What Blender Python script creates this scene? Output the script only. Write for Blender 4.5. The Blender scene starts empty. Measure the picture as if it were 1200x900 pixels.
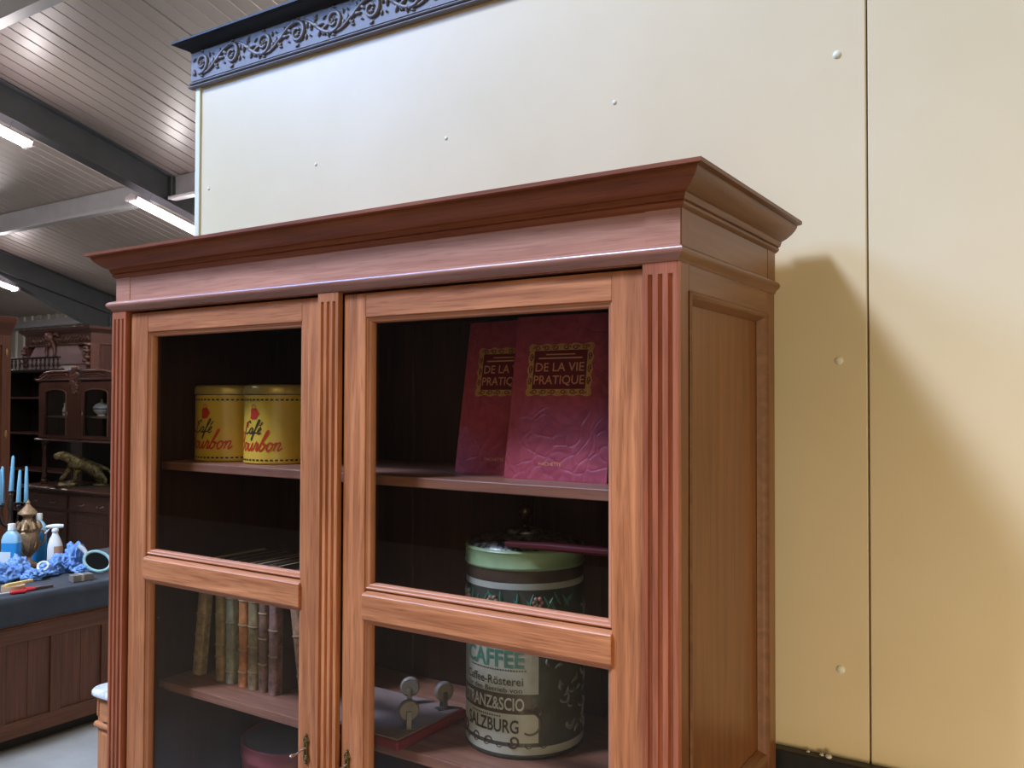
import bpy, bmesh, math, random
from math import sin, cos, pi, radians, sqrt, atan2
from mathutils import Vector, Matrix, noise
random.seed(7)
SC = bpy.context.scene
COL = SC.collection
R = radians

# ------------------------------------------------------------------ mesh builder
class MB:
    def __init__(s): s.v = []; s.f = []
    def add(s, vs, fs):
        o = len(s.v); s.v += [tuple(p) for p in vs]; s.f += [tuple(i + o for i in f) for f in fs]; return s
    def box(s, x0, x1, y0, y1, z0, z1):
        return s.add([(x0,y0,z0),(x1,y0,z0),(x1,y1,z0),(x0,y1,z0),(x0,y0,z1),(x1,y0,z1),(x1,y1,z1),(x0,y1,z1)],
                     [(0,3,2,1),(4,5,6,7),(0,1,5,4),(1,2,6,5),(2,3,7,6),(3,0,4,7)])
    def lathe(s, prof, c=(0,0,0), n=32, sx=1, sy=1):
        vs=[]; fs=[]; m=len(prof)
        for i in range(n):
            a=2*pi*i/n
            for r,z in prof: vs.append((c[0]+r*cos(a)*sx, c[1]+r*sin(a)*sy, c[2]+z))
        for i in range(n):
            j=(i+1)%n
            for k in range(m-1): fs.append((i*m+k, j*m+k, j*m+k+1, i*m+k+1))
        if prof[0][0]>1e-6: fs.append(tuple(i*m for i in reversed(range(n))))
        if prof[-1][0]>1e-6: fs.append(tuple(i*m+m-1 for i in range(n)))
        return s.add(vs,fs)
    def tube(s, path, rad, n=8, flat=(1,1), up=None, closed=False):
        P=[Vector(p) for p in path]; m=len(P)
        if not hasattr(rad,'__len__'): rad=[rad]*m
        vs=[]; fs=[]; prev=None
        for i in range(m):
            if closed: t=P[(i+1)%m]-P[i-1]
            else: t=P[min(i+1,m-1)]-P[max(i-1,0)]
            t.normalize()
            if up is not None: a=Vector(up)
            elif prev is not None: a=prev
            else: a=Vector((0,0,1)) if abs(t.z)<.9 else Vector((1,0,0))
            a=(a-t*a.dot(t)).normalized(); b=t.cross(a); prev=a
            for k in range(n):
                w=2*pi*k/n; vs.append(P[i]+a*(cos(w)*rad[i]*flat[0])+b*(sin(w)*rad[i]*flat[1]))
        for i in range(m if closed else m-1):
            i2=(i+1)%m
            for k in range(n):
                k2=(k+1)%n; fs.append((i*n+k,i*n+k2,i2*n+k2,i2*n+k))
        if not closed:
            fs.append(tuple(reversed(range(n)))); fs.append(tuple(range((m-1)*n,m*n)))
        return s.add(vs,fs)
    def prism(s, poly, f0, f1):
        """poly: list of 2D points; f0/f1 map a 2D point to 3D at both ends"""
        n=len(poly)
        return s.add([f0(p) for p in poly]+[f1(p) for p in poly],
            [tuple(reversed(range(n))), tuple(range(n,2*n))]+[(i,(i+1)%n,n+(i+1)%n,n+i) for i in range(n)])
    def loops(s, L, closed=False, cap=False):
        m=len(L[0]); vs=[p for l in L for p in l]; fs=[]
        for i in range(len(L)-1):
            for k in range(m if closed else m-1):
                k2=(k+1)%m; fs.append((i*m+k,i*m+k2,(i+1)*m+k2,(i+1)*m+k))
        if cap: fs.append(tuple(reversed(range(m)))); fs.append(tuple(range((len(L)-1)*m,len(L)*m)))
        return s.add(vs,fs)
    def ball(s, c, r, n=16, m=10):
        rx,ry,rz = r if hasattr(r,'__len__') else (r,r,r)
        prof=[(sin(pi*k/m), -cos(pi*k/m)) for k in range(m+1)]
        o=len(s.v); s.lathe([(max(a,1e-7),b) for a,b in prof],(0,0,0),n)
        for i in range(o,len(s.v)):
            x,y,z=s.v[i]; s.v[i]=(c[0]+x*rx,c[1]+y*ry,c[2]+z*rz)
        return s
    def xf(s, M):
        s.v=[tuple(M@Vector(p)) for p in s.v]; return s

def build(name, mb, mat, parent=None, smooth=False, bevel=0, seg=2, ang=35, sub=0):
    me=bpy.data.meshes.new(name); me.from_pydata(mb.v,[],mb.f)
    bm=bmesh.new(); bm.from_mesh(me); bmesh.ops.remove_doubles(bm,verts=bm.verts,dist=1e-6); bmesh.ops.recalc_face_normals(bm,faces=bm.faces); bm.to_mesh(me); bm.free()
    me.materials.append(mat)
    o=bpy.data.objects.new(name,me); COL.objects.link(o)
    if parent is not None: o.parent=parent
    if bevel:
        b=o.modifiers.new('b','BEVEL'); b.width=bevel; b.segments=seg; b.limit_method='ANGLE'; b.angle_limit=R(30)
    if sub:
        b=o.modifiers.new('s','SUBSURF'); b.levels=b.render_levels=sub
    if smooth:
        me.shade_smooth() if hasattr(me,'shade_smooth') else None
        for p in me.polygons: p.use_smooth=True
        if ang<180:
            bm=bmesh.new(); bm.from_mesh(me)
            for e in bm.edges:
                if len(e.link_faces)==2 and e.calc_face_angle(0)>R(ang): e.smooth=False
            bm.to_mesh(me); bm.free()
    return o
def each(name,boxes,mat,parent,**k):
    return [build(name,MB().box(*b),mat,parent,**k) for b in boxes]
def part(name,parent):
    o=bpy.data.objects.new(name,None); COL.objects.link(o); o.parent=parent; o.empty_display_size=.02; return o
def thing(name, label, cat, loc=(0,0,0), rot=(0,0,0), group=None):
    o=bpy.data.objects.new(name,None); COL.objects.link(o); o.location=loc; o.rotation_euler=rot
    o.empty_display_size=.05
    return tag(o,label,cat,group)
def tag(o,label,cat,group=None):
    o['label']=label; o['category']=cat
    if group: o['group']=group
    return o
def struct(o): o['kind']='structure'; return o
def dup(root, loc, rot, label, group=None):
    r=root.copy(); COL.objects.link(r); r.location=loc; r.rotation_euler=rot; r['label']=label
    if group: r['group']=group
    for ch in list(root.children):
        c=ch.copy(); COL.objects.link(c); c.parent=r
        for g in list(ch.children):
            d=g.copy(); COL.objects.link(d); d.parent=c
    return r

# ------------------------------------------------------------------ materials
def s2l(c):
    return tuple(((x/255)/12.92 if x/255<=.04045 else ((x/255+.055)/1.055)**2.4) for x in c)+(1,)
class NT:
    def __init__(s,name):
        s.m=bpy.data.materials.new(name); s.m.use_nodes=True; s.t=s.m.node_tree; s.n=s.t.nodes; s.l=s.t.links
        s.p=s.n['Principled BSDF']; s.out=s.n['Material Output']
    def node(s,t,**k):
        n=s.n.new(t)
        for a,b in k.items(): setattr(n,a,b)
        return n
    def link(s,a,b): s.l.new(a,b)
    def coords(s,scale,kind='Object'):
        tc=s.node('ShaderNodeTexCoord'); mp=s.node('ShaderNodeMapping'); mp.inputs['Scale'].default_value=scale
        s.link(tc.outputs[kind],mp.inputs['Vector']); return mp.outputs[0]
    def noise(s,vec,scale=1,detail=4,rough=.55,dist=0):
        n=s.node('ShaderNodeTexNoise'); n.inputs['Scale'].default_value=scale; n.inputs['Detail'].default_value=detail
        n.inputs['Roughness'].default_value=rough; n.inputs['Distortion'].default_value=dist
        s.link(vec,n.inputs['Vector']); return n.outputs['Fac']
    def ramp(s,fac,stops):
        r=s.node('ShaderNodeValToRGB'); e=r.color_ramp.elements
        while len(e)<len(stops): e.new(.5)
        for k,(p,c) in enumerate(stops): e[k].position=p; e[k].color=c
        s.link(fac,r.inputs['Fac']); return r.outputs['Color']
    def mix(s,a,b,fac,mode='MIX'):
        n=s.node('ShaderNodeMix',data_type='RGBA',blend_type=mode)
        for sock,v in ((n.inputs[6],a),(n.inputs[7],b),(n.inputs[0],fac)):
            if hasattr(v,'links') or hasattr(v,'is_linked'): s.link(v,sock)
            else: sock.default_value=v
        return n.outputs[2]
    def bump(s,h,strength=.2,dist=.002):
        b=s.node('ShaderNodeBump'); b.inputs['Strength'].default_value=strength; b.inputs['Distance'].default_value=dist
        s.link(h,b.inputs['Height']); s.link(b.outputs[0],s.p.inputs['Normal'])
    def set(s,color=None,rough=None,metal=None,spec=None,**k):
        if color is not None:
            if hasattr(color,'is_linked'): s.link(color,s.p.inputs['Base Color'])
            else: s.p.inputs['Base Color'].default_value=color
        if rough is not None: s.p.inputs['Roughness'].default_value=rough
        if metal is not None: s.p.inputs['Metallic'].default_value=metal
        if spec is not None: s.p.inputs['Specular IOR Level'].default_value=spec
        return s
def wood(name, dark, light, axis='z', rough=.42, fig=1.0, spec=.5, fleck=True):
    t=NT(name); sc={'x':(3,60,60),'z':(60,60,3),'y':(60,3,60)}[axis]
    sc2={'x':(14,330,330),'z':(330,330,14),'y':(330,14,330)}[axis]
    sc3={'x':(1.2,9,9),'z':(9,9,1.2),'y':(9,1.2,9)}[axis]
    v=t.coords(sc); a=t.noise(v,1,5,.6,.6)
    b=t.noise(t.coords(sc2),1,2,.5); c=t.noise(t.coords(sc3),1,3,.5,1.2)
    D=s2l(dark); L=s2l(light)
    mid=tuple((x+y)/2 for x,y in zip(D,L))
    col=t.ramp(a,[(.25,D),(.5,mid),(.72,L)])
    col=t.mix(col,t.ramp(c,[(.3,(.72,.68,.66,1)),(.7,(1.12,1.1,1.08,1))]),.75*fig,'MULTIPLY')
    if fleck:
        col=t.mix(col,t.ramp(b,[(.3,(.62,.55,.5,1)),(.46,(1,1,1,1)),(.62,(1,1,1,1)),(.74,(1.22,1.2,1.16,1))]),.75*fig,'MULTIPLY')
    t.set(col,rough,spec=spec); t.bump(b,.12,.001)
    return t.m
def plain(name,c,rough=.5,metal=0,spec=.5,var=0,scale=30,bump=0):
    t=NT(name); col=s2l(c)
    if var:
        f=t.noise(t.coords((1,1,1)),scale,4)
        col=t.ramp(f,[(.3,tuple(x*(1-var) for x in col[:3])+(1,)),(.7,tuple(min(1,x*(1+var)) for x in col[:3])+(1,))])
        if bump: t.bump(f,bump,.002)
    t.set(col,rough,metal,spec); return t.m
def emis(name,c,st):
    t=NT(name); t.set((0.8,.8,.8,1)); t.p.inputs['Emission Color'].default_value=s2l(c); t.p.inputs['Emission Strength'].default_value=st; return t.m

M={}
M['oak_v']=wood('oak_upright',(152,88,52),(226,150,98),'z')
M['oak_h']=wood('oak_rail',(158,92,56),(232,156,104),'x')
M['oak_red']=wood('oak_red_rail',(122,66,50),(168,104,82),'x',rough=.4,fig=.7)
M['oak_redv']=wood('oak_red_upright',(142,78,52),(196,118,84),'z',rough=.4,fig=.7)
M['oak_frieze']=wood('oak_frieze',(178,122,98),(224,168,142),'x',rough=.36,fig=.7,spec=.6)
M['oak_waist']=wood('oak_waist',(150,96,78),(196,140,118),'x',rough=.3,fig=.6,spec=.7)
M['oak_cornice']=wood('oak_cornice',(118,62,36),(160,94,60),'x',rough=.46,fig=.8,spec=.3)
M['oak_cornice_side']=wood('oak_cornice_side',(98,64,42),(134,92,64),'y',rough=.42,fig=.6,spec=.35,fleck=False)
M['oak_bead']=plain('oak_bead',(198,128,88),.4,var=.1,scale=14)
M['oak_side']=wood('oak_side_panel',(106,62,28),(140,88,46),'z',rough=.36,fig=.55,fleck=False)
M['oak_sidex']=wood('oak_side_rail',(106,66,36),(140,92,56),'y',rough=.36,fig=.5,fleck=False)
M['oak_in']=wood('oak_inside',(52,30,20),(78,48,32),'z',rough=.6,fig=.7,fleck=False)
M['shelf']=wood('shelf_board',(128,84,66),(176,124,100),'x',rough=.38,fig=.8)
M['dark_v']=wood('dark_oak_upright',(54,33,29),(88,58,50),'z',rough=.3,fig=.6,fleck=False)
M['dark_h']=wood('dark_oak_rail',(60,38,34),(96,66,58),'x',rough=.3,fig=.6,fleck=False)
M['dark_carve']=plain('dark_oak_carving',(88,58,50),.35,var=.3,scale=40)
M['black_wood']=plain('blackened_oak',(20,12,11),.45,var=.3)
M['ward']=wood('wardrobe_oak',(74,36,20),(110,60,34),'z',rough=.4,fig=.6,fleck=False)
M['wardh']=wood('wardrobe_oak_rail',(74,36,20),(104,56,32),'y',rough=.4,fig=.6,fleck=False)
M['chest_v']=wood('chest_oak',(76,42,24),(114,68,40),'z',rough=.5,fig=.7)
M['chest_h']=wood('chest_oak_rail',(80,44,25),(118,72,43),'y',rough=.5,fig=.7)
M['night_v']=wood('nightstand_wood',(150,92,54),(196,132,86),'z',rough=.4,fig=.5,fleck=False)
M['night_h']=wood('nightstand_rail',(150,92,54),(200,136,90),'x',rough=.4,fig=.5,fleck=False)

# cream wall paint: slight mottling
t=NT('cream_wall_paint'); f=t.noise(t.coords((1,1,1)),2.2,4,.6)
t.set(t.ramp(f,[(.3,s2l((222,206,168))),(.7,s2l((229,214,180)))]),.38,spec=.4)
t.bump(t.noise(t.coords((1,1,1)),260,2),.04,.0008); M['wall']=t.m
M['wall_trim']=plain('pale_trim_paint',(226,226,206),.4)
M['black_rail']=plain('black_rail_paint',(24,24,26),.45,var=.35,scale=60)
M['frieze']=plain('slate_blue_paint',(118,116,121),.5,var=.06,scale=20,spec=.45)
M['frieze_dark']=plain('dark_slate_paint',(26,27,32),.5,spec=.35)
M['steel']=plain('grey_steel_paint',(84,88,92),.45,var=.12,scale=6)
M['steel_light']=plain('light_steel_paint',(172,172,174),.4,var=.08,scale=6)
M['deck']=plain('roof_deck',(176,166,158),.38,var=.05,scale=3,spec=.6)
M['eaves']=plain('eaves_sheet',(176,170,160),.5,var=.08,scale=5)
t=NT('concrete_floor'); f=t.noise(t.coords((1,1,1)),3,6,.6)
t.set(t.ramp(f,[(.3,s2l((146,148,150))),(.7,s2l((172,174,176)))]),.4); M['floor']=t.m
M['rear']=plain('rear_sheet',(60,60,64),.6)
M['marble']=None
t=NT('white_marble'); f=t.noise(t.coords((1,1,1)),9,6,.7,1.5)
t.set(t.ramp(f,[(.35,s2l((176,184,192))),(.55,s2l((226,230,234)))]),.2); M['marble']=t.m
t=NT('window_glass'); fr=t.node('ShaderNodeFresnel')
ge=t.node('ShaderNodeNewGeometry'); mi=t.node('ShaderNodeMapRange'); mi.inputs['To Min'].default_value=1.5; mi.inputs['To Max'].default_value=1/1.5
t.link(ge.outputs['Backfacing'],mi.inputs['Value']); t.link(mi.outputs['Result'],fr.inputs['IOR'])
tr=t.node('ShaderNodeBsdfTransparent'); tr.inputs['Color'].default_value=(.985,.985,.985,1)
gl=t.node('ShaderNodeBsdfGlossy'); gl.inputs['Roughness'].default_value=.02; gl.inputs['Color'].default_value=(.95,.97,1,1)
mx=t.node('ShaderNodeMixShader'); t.link(fr.outputs[0],mx.inputs[0]); t.link(tr.outputs[0],mx.inputs[1]); t.link(gl.outputs[0],mx.inputs[2]); t.link(mx.outputs[0],t.out.inputs['Surface'])
M['glass']=t.m
M['brass']=plain('aged_brass',(140,122,84),.38,1,var=.3,scale=120)
M['steel_key']=plain('key_steel',(200,194,184),.25,1)
M['tube']=emis('lamp_tube',(255,232,240),12)
M['fix']=plain('lamp_fitting',(196,186,190),.4)

# ------------------------------------------------------------------ camera  (level, 33 degrees left of the wall's normal)
H=1.72
f_,yaw,pit,rol,cx,cy=1024.758,.5791,.0207,.00298,.47745,-1.16741
fw=Vector((-sin(yaw),cos(yaw),0)); rt=Vector((cos(yaw),sin(yaw),0)); up=Vector((0,0,1))
fw2=fw*cos(pit)+up*sin(pit); up2=up*cos(pit)-fw*sin(pit)
r3=rt*cos(rol)+up2*sin(rol); u3=up2*cos(rol)-rt*sin(rol)
cam=bpy.data.cameras.new('camera'); co=bpy.data.objects.new('camera',cam); COL.objects.link(co)
cam.sensor_width=36; cam.lens=f_/1200*36; cam.clip_start=.02
mw=Matrix((r3,u3,-fw2)).transposed().to_4x4(); mw.translation=Vector((cx,cy,H)); co.matrix_world=mw
SC.camera=co

# ------------------------------------------------------------------ the hall
WY=.50                                    # partition wall's face
o=struct(build('floor',MB().box(-30,9,-10,9,-.1,0),M['floor']))
def roofz(y): return 5.1-.273*y
# roof deck with narrow ribs running down the slope
m=MB(); prof=[]
x=-26.0
while x<6:
    prof+= [(x,0),(x+.134,0),(x+.138,.006),(x+.146,.006),(x+.150,0)] if int(round((x+26)/.15))%7 else [(x,0),(x+.128,0),(x+.132,.022),(x+.146,.022),(x+.150,0)]
    x+=.15
HX0,HX1,HY0,HY1=-4.7,-.5,-4.1,-1.1        # rooflight opening in front of the cabinet
Ln=[HY1,0,1,2,3,4,5,6,7.1]
m.loops([[(px,y,roofz(y)+pz) for px,pz in prof] for y in Ln])
m.loops([[(px,y,roofz(y)+pz) for px,pz in prof] for y in (-7,-5.5,HY0)])
for lo,hi in ((-99,HX0),(HX1,99)):
    pp=[q for q in prof if lo<q[0]<hi]; m.loops([[(px,y,roofz(y)+pz) for px,pz in pp] for y in (HY0,-2.5,HY1)])
m.box(-26,6,-7,-6.98,roofz(-7)+.08,roofz(-7)+.12)
roof=struct(build('ceiling',m,M['deck']))
s=roof.modifiers.new('so','SOLIDIFY'); s.thickness=.04; s.offset=1
# rafters (I beams down the slope), haunched at the eaves, each on its column
def rafter(X,name):
    m=MB(); y0,y1=-6.5,6.75; d=.30
    def bx(ya,za,yb,zb,xa,xb,th):
        m.add([(xa,ya,za),(xb,ya,za),(xb,yb,zb),(xa,yb,zb),(xa,ya,za+th),(xb,ya,za+th),(xb,yb,zb+th),(xa,yb,zb+th)],
              [(0,3,2,1),(4,5,6,7),(0,1,5,4),(1,2,6,5),(2,3,7,6),(3,0,4,7)])
    bx(y0,roofz(y0)-d,y1,roofz(y1)-d,X-.006,X+.006,d-.01)
    bx(y0,roofz(y0)-.02,y1,roofz(y1)-.02,X-.075,X+.075,.014)
    bx(y0,roofz(y0)-d,y1,roofz(y1)-d,X-.075,X+.075,.014)
    # haunch
    ya,yb=4.6,6.5
    m.add([(X-.006,ya,roofz(ya)-d),(X+.006,ya,roofz(ya)-d),(X+.006,yb,roofz(yb)-d),(X-.006,yb,roofz(yb)-d),(X-.006,yb,roofz(yb)-.62),(X+.006,yb,roofz(yb)-.62)],
          [(0,1,2,3),(0,4,5,1),(3,2,5,4),(0,3,4),(1,5,2)])
    bx(ya,roofz(ya)-d-.004,yb,roofz(yb)-.63,X-.075,X+.075,.014)
    m.box(X-.075,X+.075,6.49,6.505,0,roofz(6.5)-.03); m.box(X-.075,X+.075,6.75,6.765,0,roofz(6.75)-.03); m.box(X-.006,X+.006,6.5,6.76,0,roofz(6.76)-.03)
    for y in (4.18,1.92): m.box(X-.07,X+.07,y-.006,y+.006,roofz(y)-d+.01,roofz(y)-.02)
    return struct(build(name,m,M['steel'],bevel=.003,seg=1))
rafter(-7.1,'roof_rafter'); rafter(-11.8,'roof_rafter'); rafter(-16.5,'roof_rafter')
def purlin(y,xs,name,mat):
    zt=roofz(y)-.012
    for a,b in xs:
        m=MB(); m.box(a,b,y-.004,y+.004,zt-.24,zt); m.box(a,b,y-.09,y+.004,zt-.248,zt-.238); m.box(a,b,y-.004,y+.09,zt-.01,zt)
        m.box(a,b,y-.09,y-.083,zt-.248,zt-.22)
        struct(build(name,m,mat,bevel=.002,seg=1))
purlin(1.94,[(-7.0,4),(-11.7,-7.2),(-16.4,-11.9)],'roof_purlin',M['steel_light'])
purlin(4.2,[(-7.0,4),(-11.7,-7.2),(-16.4,-11.9)],'roof_purlin',M['steel_light'])
# eaves wall: ribbed sheeting under a light strip and gutter beam
m=MB(); pr=[]; x=-26.0
while x<6: pr+=[(x,0),(x+.16,0),(x+.18,.03),(x+.24,.03),(x+.26,0)]; x+=.26
m.loops([[(a,7.0-b,0) for a,b in pr],[(a,7.0-b,3.24) for a,b in pr]]); m.box(-26,6,7.02,7.08,0,3.24)
wb=struct(build('wall_back',m,M['eaves']))
struct(build('trim_1',MB().box(-26,6,6.86,6.98,2.98,3.02).box(-26,6,6.9,6.96,3.02,3.1),M['steel_light'],bevel=.004))
struct(build('wall_left',MB().box(-24.1,-24,-8,7.1,0,5.8),M['eaves']))
struct(build('wall_front',MB().box(-24,2.2,-7.1,-7.0,0,7.1),M['rear']))

# partition: cream sandwich panels with one open joint, screw caps, end strip
JX=.153
wp=MB().box(-1.735,JX-.0016,WY,WY+.09,0,2.665).box(JX+.0016,4.2,WY,WY+.09,0,2.665)
wp.box(-1.735,4.2,WY+.03,WY+.088,0,2.66)
wp=struct(build('wall_right',wp,M['wall'],bevel=.0015,seg=1))
for (x,z) in [(.1015,2.363),(-.805,2.356),(-1.245,2.357),(-.354,2.359),(.1025,1.798),(.103,1.236),(.56,2.36),(.56,1.8),(.56,1.24),(-1.69,2.35)]:
    rr=.0072 if x>0 else .0048
    c=MB().lathe([(rr*1.1,0),(rr,rr*.15),(rr*.8,rr*.35),(rr*.4,rr*.48),(1e-6,rr*.5)],n=14).xf(Matrix.Translation((x,WY,z))@Matrix.Rotation(pi/2,4,'X'))
    build('screw_cap',c,M['wall_trim'],wp,smooth=True)
struct(build('trim_2',MB().box(-1.748,-1.727,WY-.006,WY+.1,0,2.664),M['wall_trim'],bevel=.002))
bb=MB().box(-1.72,4.2,WY-.028,WY,1.0,1.078).box(-1.72,4.2,WY-.012,WY,0,1.0)
bb=struct(build('baseboard_right',bb,M['black_rail'],bevel=.003))
# ------------------------------------------------------------------ carved frieze board on the wall top
FY=.490
fz=thing('carved_frieze_board','long slate grey carved frieze board mounted along the top of the cream wall','frieze board',(-.3,WY,2.658))
def F(mb): return mb.xf(Matrix.Translation((.3,-WY,-2.644)))
XA,XB=-1.764,1.7
m=MB().box(XA,XB,FY,WY+.1,2.6665,2.757)
build('board',F(m),M['frieze'],fz)
def ushape(x0,x1,yf,yb,prof):
    """profile (out,z) swept around left end, front, right end with mitres"""
    return [[(x0-o,yb,z) for o,z in prof],[(x0-o,yf-o,z) for o,z in prof],[(x1+o,yf-o,z) for o,z in prof],[(x1+o,yb,z) for o,z in prof]]
m=MB().loops(ushape(XA,XB,FY,WY+.1,[(-.02,2.644),(-.004,2.644),(.005,2.645),(.007,2.6485),(.004,2.651),(-.004,2.6515),(-.004,2.6555),(.003,2.656),(.005,2.659),(.003,2.662),(-.003,2.6625),(-.003,2.6665),(-.02,2.6665)]),closed=True)
build('lower_fillet',F(m),M['frieze'],fz,bevel=.0006,seg=1)
m=MB().loops(ushape(XA,XB,FY,WY+.1,[(-.03,2.752),(.0,2.752),(.003,2.756),(.008,2.759),(.018,2.763),(.028,2.7675),(.036,2.772),(.042,2.774),(.042,2.780),(-.03,2.780)]),closed=True)
m.box(XA,XB,FY+.02,WY+.1,2.757,2.781)
build('cornice',F(m),M['frieze_dark'],fz,smooth=True,ang=30)
# scrollwork
m=MB(); yy=FY-.001
def cur(pts,r0,r1,n=6,fl=(1.0,1.0),mid=None):
    k=len(pts); rad=[]
    for i in range(k):
        t_=i/(k-1)
        rr=r0+(r1-r0)*t_ if mid is None else (r0*(1-t_)+r1*t_)+(mid-(r0+r1)/2)*sin(pi*t_)
        rad.append(max(rr,.0004))
    m.tube([(p[0],yy,p[1]) for p in pts],rad,n,flat=(1.0,1.25),up=(0,1,0.0)) if False else m.tube([(p[0],yy-r*.25,p[1]) for p,r in zip(pts,rad)],rad,n)
def spiral(cx_,cz_,R0,a0,turn,r0,r1,end=.22,n=22):
    pts=[]
    for i in range(n):
        t_=i/(n-1); rr=R0*(1-(1-end)*t_); a=a0+turn*t_; pts.append((cx_+rr*cos(a),cz_+rr*sin(a)))
    cur(pts,r0,r1); return pts
def leaf(x,z,a,L,w,bend=.6):
    pts=[]; 
    for i in range(7):
        t_=i/6; aa=a+bend*t_; pts.append((x+L*t_*cos(a+bend*t_*.5),z+L*t_*sin(a+bend*t_*.5)))
    cur(pts,.001,.0006,6,mid=w)
cz=2.7115; P_=.27; x=XA+.012
while x<1.6:
    for half,sg in ((0,1),(1,-1)):
        ccx=x+.040+half*P_/2
        # main C-scroll
        spiral(ccx,cz+sg*.001,.031,sg*R(-110),sg*R(430),.0062,.0036,.3); spiral(ccx,cz+sg*.001,.0235,sg*R(-60),sg*R(250),.0022,.0016,.55)
        # rosette / bud in the eye of the scroll
        if half==0:
            for k in range(6):
                a=k*pi/3+.3; leaf(ccx+.003*cos(a),cz+.003*sin(a),a,.0095,.0034,.2)
            m.ball((ccx,yy-.003,cz),(.0035,.003,.0035),8,6)
        else:
            for k in range(4): leaf(ccx-.003,cz-.003,R(-150+k*52),.012,.003,.5)
        # S stem to the next scroll
        pts=[]
        for i in range(14):
            t_=i/13; pts.append((ccx+.012+t_*(P_/2-.020), cz+sg*(-.030+.058*(3*t_*t_-2*t_**3))))
        cur(pts,.0036,.0058)
        # acanthus leaves off the stem
        for (t_,da,L,w) in ((.22,70,.020,.0050),(.30,55,.026,.0054),(.42,15,.030,.0056),(.55,-35,.026,.0052),(.62,75,.022,.0046),(.74,-60,.024,.0050),(.86,40,.018,.004)):
            px=ccx+.012+t_*(P_/2-.020); pz=cz+sg*(-.030+.058*(3*t_*t_-2*t_**3))
            leaf(px,pz,sg*R(da),L,w,sg*.9)
        for k,da in enumerate((200,235,270,305)): leaf(ccx-.030,cz-sg*.018,sg*R(da-60),.018-.001*k,.0040,sg*.7)
        for k in range(6): leaf(ccx+.036*cos(R(60*k+20)),cz+.033*sin(R(60*k+20))*sg,sg*R(60*k+75),.016,.0036,sg*.8)
        m.ball((ccx+.050,yy-.002,cz+sg*.020),(.0034,.003,.0034),8,6)
        for k in range(3): leaf(ccx+.062,cz-sg*.024,sg*R(-20+k*50),.015,.0038,.5)
    x+=P_
build('scroll_carving',F(m),M['frieze'],fz,smooth=True,ang=180)

# ------------------------------------------------------------------ the oak display cabinet
W=1.36; D=.449; ZB=1.922; ZT=2.052
cab=thing('display_cabinet','large two-door oak display cabinet with glazed doors and moulded cornice against the cream wall','cabinet',(0,0,0))
# carcass uprights (corner posts), side frames and panels
def side(x_out,sgn,nm):
    """side frame: stiles, rails; x_out outer face; sgn=+1 for the side facing +X"""
    xi=x_out-sgn*.045
    a,b=min(x_out,xi),max(x_out,xi)
    s=part('side_frame',cab)
    each('stile',[(a,b,.0,.030,.0,ZB),(a,b,.405,D,.0,ZB)],M['oak_side'],s,bevel=.0015)
    each('rail',[(a,b,.030,.405,z0,z1) for z0,z1 in ((1.882,ZB),(1.02,1.085),(0,.16))],M['oak_sidex'],s,bevel=.0015)
    for z0,z1 in ((1.085,1.882),(.16,1.02)):
        m=MB(); xp=x_out-sgn*.016; m.box(min(xp,xp-sgn*.012),max(xp,xp-sgn*.012),.028,.407,z0-.005,z1+.005)
        build('side_panel',m,M['oak_side'],s)
        # panel moulding
        m=MB(); pr=[(0,.001),(.003,.004),(.006,.003),(.009,-.004),(.012,-.008),(.016,-.015)]
        ys=(.030,.405)
        L=[]
        for (yc,zc,dy,dz) in ((ys[0],z0,1,1),(ys[1],z0,-1,1),(ys[1],z1,-1,-1),(ys[0],z1,1,-1)):
            L.append([(x_out+sgn*o,yc+dy*i,zc+dz*i) for i,o in pr])
        L.append(L[0]); m.loops(L); build('panel_moulding',m,M['oak_sidex'],s,smooth=True,ang=50)
side(0,1,'r'); side(-W,-1,'l')
# front-face fluted corner pilasters, and the fluted strip between the doors
def flute(x0,x1,yf,z0,z1,zs,n=3):
    """fluted strip with n grooves, plain block above zs"""
    m=MB(); w=x1-x0; gw=.0075; land=(w-n*gw)/(n+1); pr=[(x0,yf+.012),(x0,yf)]
    x=x0
    for k in range(n):
        x+=land
        for i in range(7):
            a=pi*i/6; pr.append((x+gw/2-gw/2*cos(a),yf+.0055*sin(a)))
        x+=gw
    pr+=[(x1,yf),(x1,yf+.012)]
    L=[[(a,b,z0) for a,b in pr],[(a,b,zs-.012) for a,b in pr]]
    for k in range(1,5):
        f=sqrt(max(0,1-(k/4)**2)); L.append([(a,yf+(b-yf)*f if b<yf+.01 else b,zs-.012+.012*k/4) for a,b in pr])
    L.append([(a,yf if b<yf+.01 else b,z1) for a,b in pr])
    m.loops(L); m.add([(x0,yf,z1),(x1,yf,z1),(x1,yf+.012,z1),(x0,yf+.012,z1)],[(0,1,2,3)]); return m
p1=build('pilaster',flute(-.0548,0.0,-.010,.12,ZB,1.904),M['oak_redv'],cab,smooth=True,ang=28)
build('post',MB().box(-.0548,-.0005,.0015,.03,.12,ZB),M['oak_redv'],p1)
p2=build('pilaster',flute(-W,-1.3092,-.010,.12,ZB,1.904),M['oak_redv'],cab,smooth=True,ang=28)
build('post',MB().box(-W+.0005,-1.3092,.0015,.03,.12,ZB),M['oak_redv'],p2)
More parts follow.
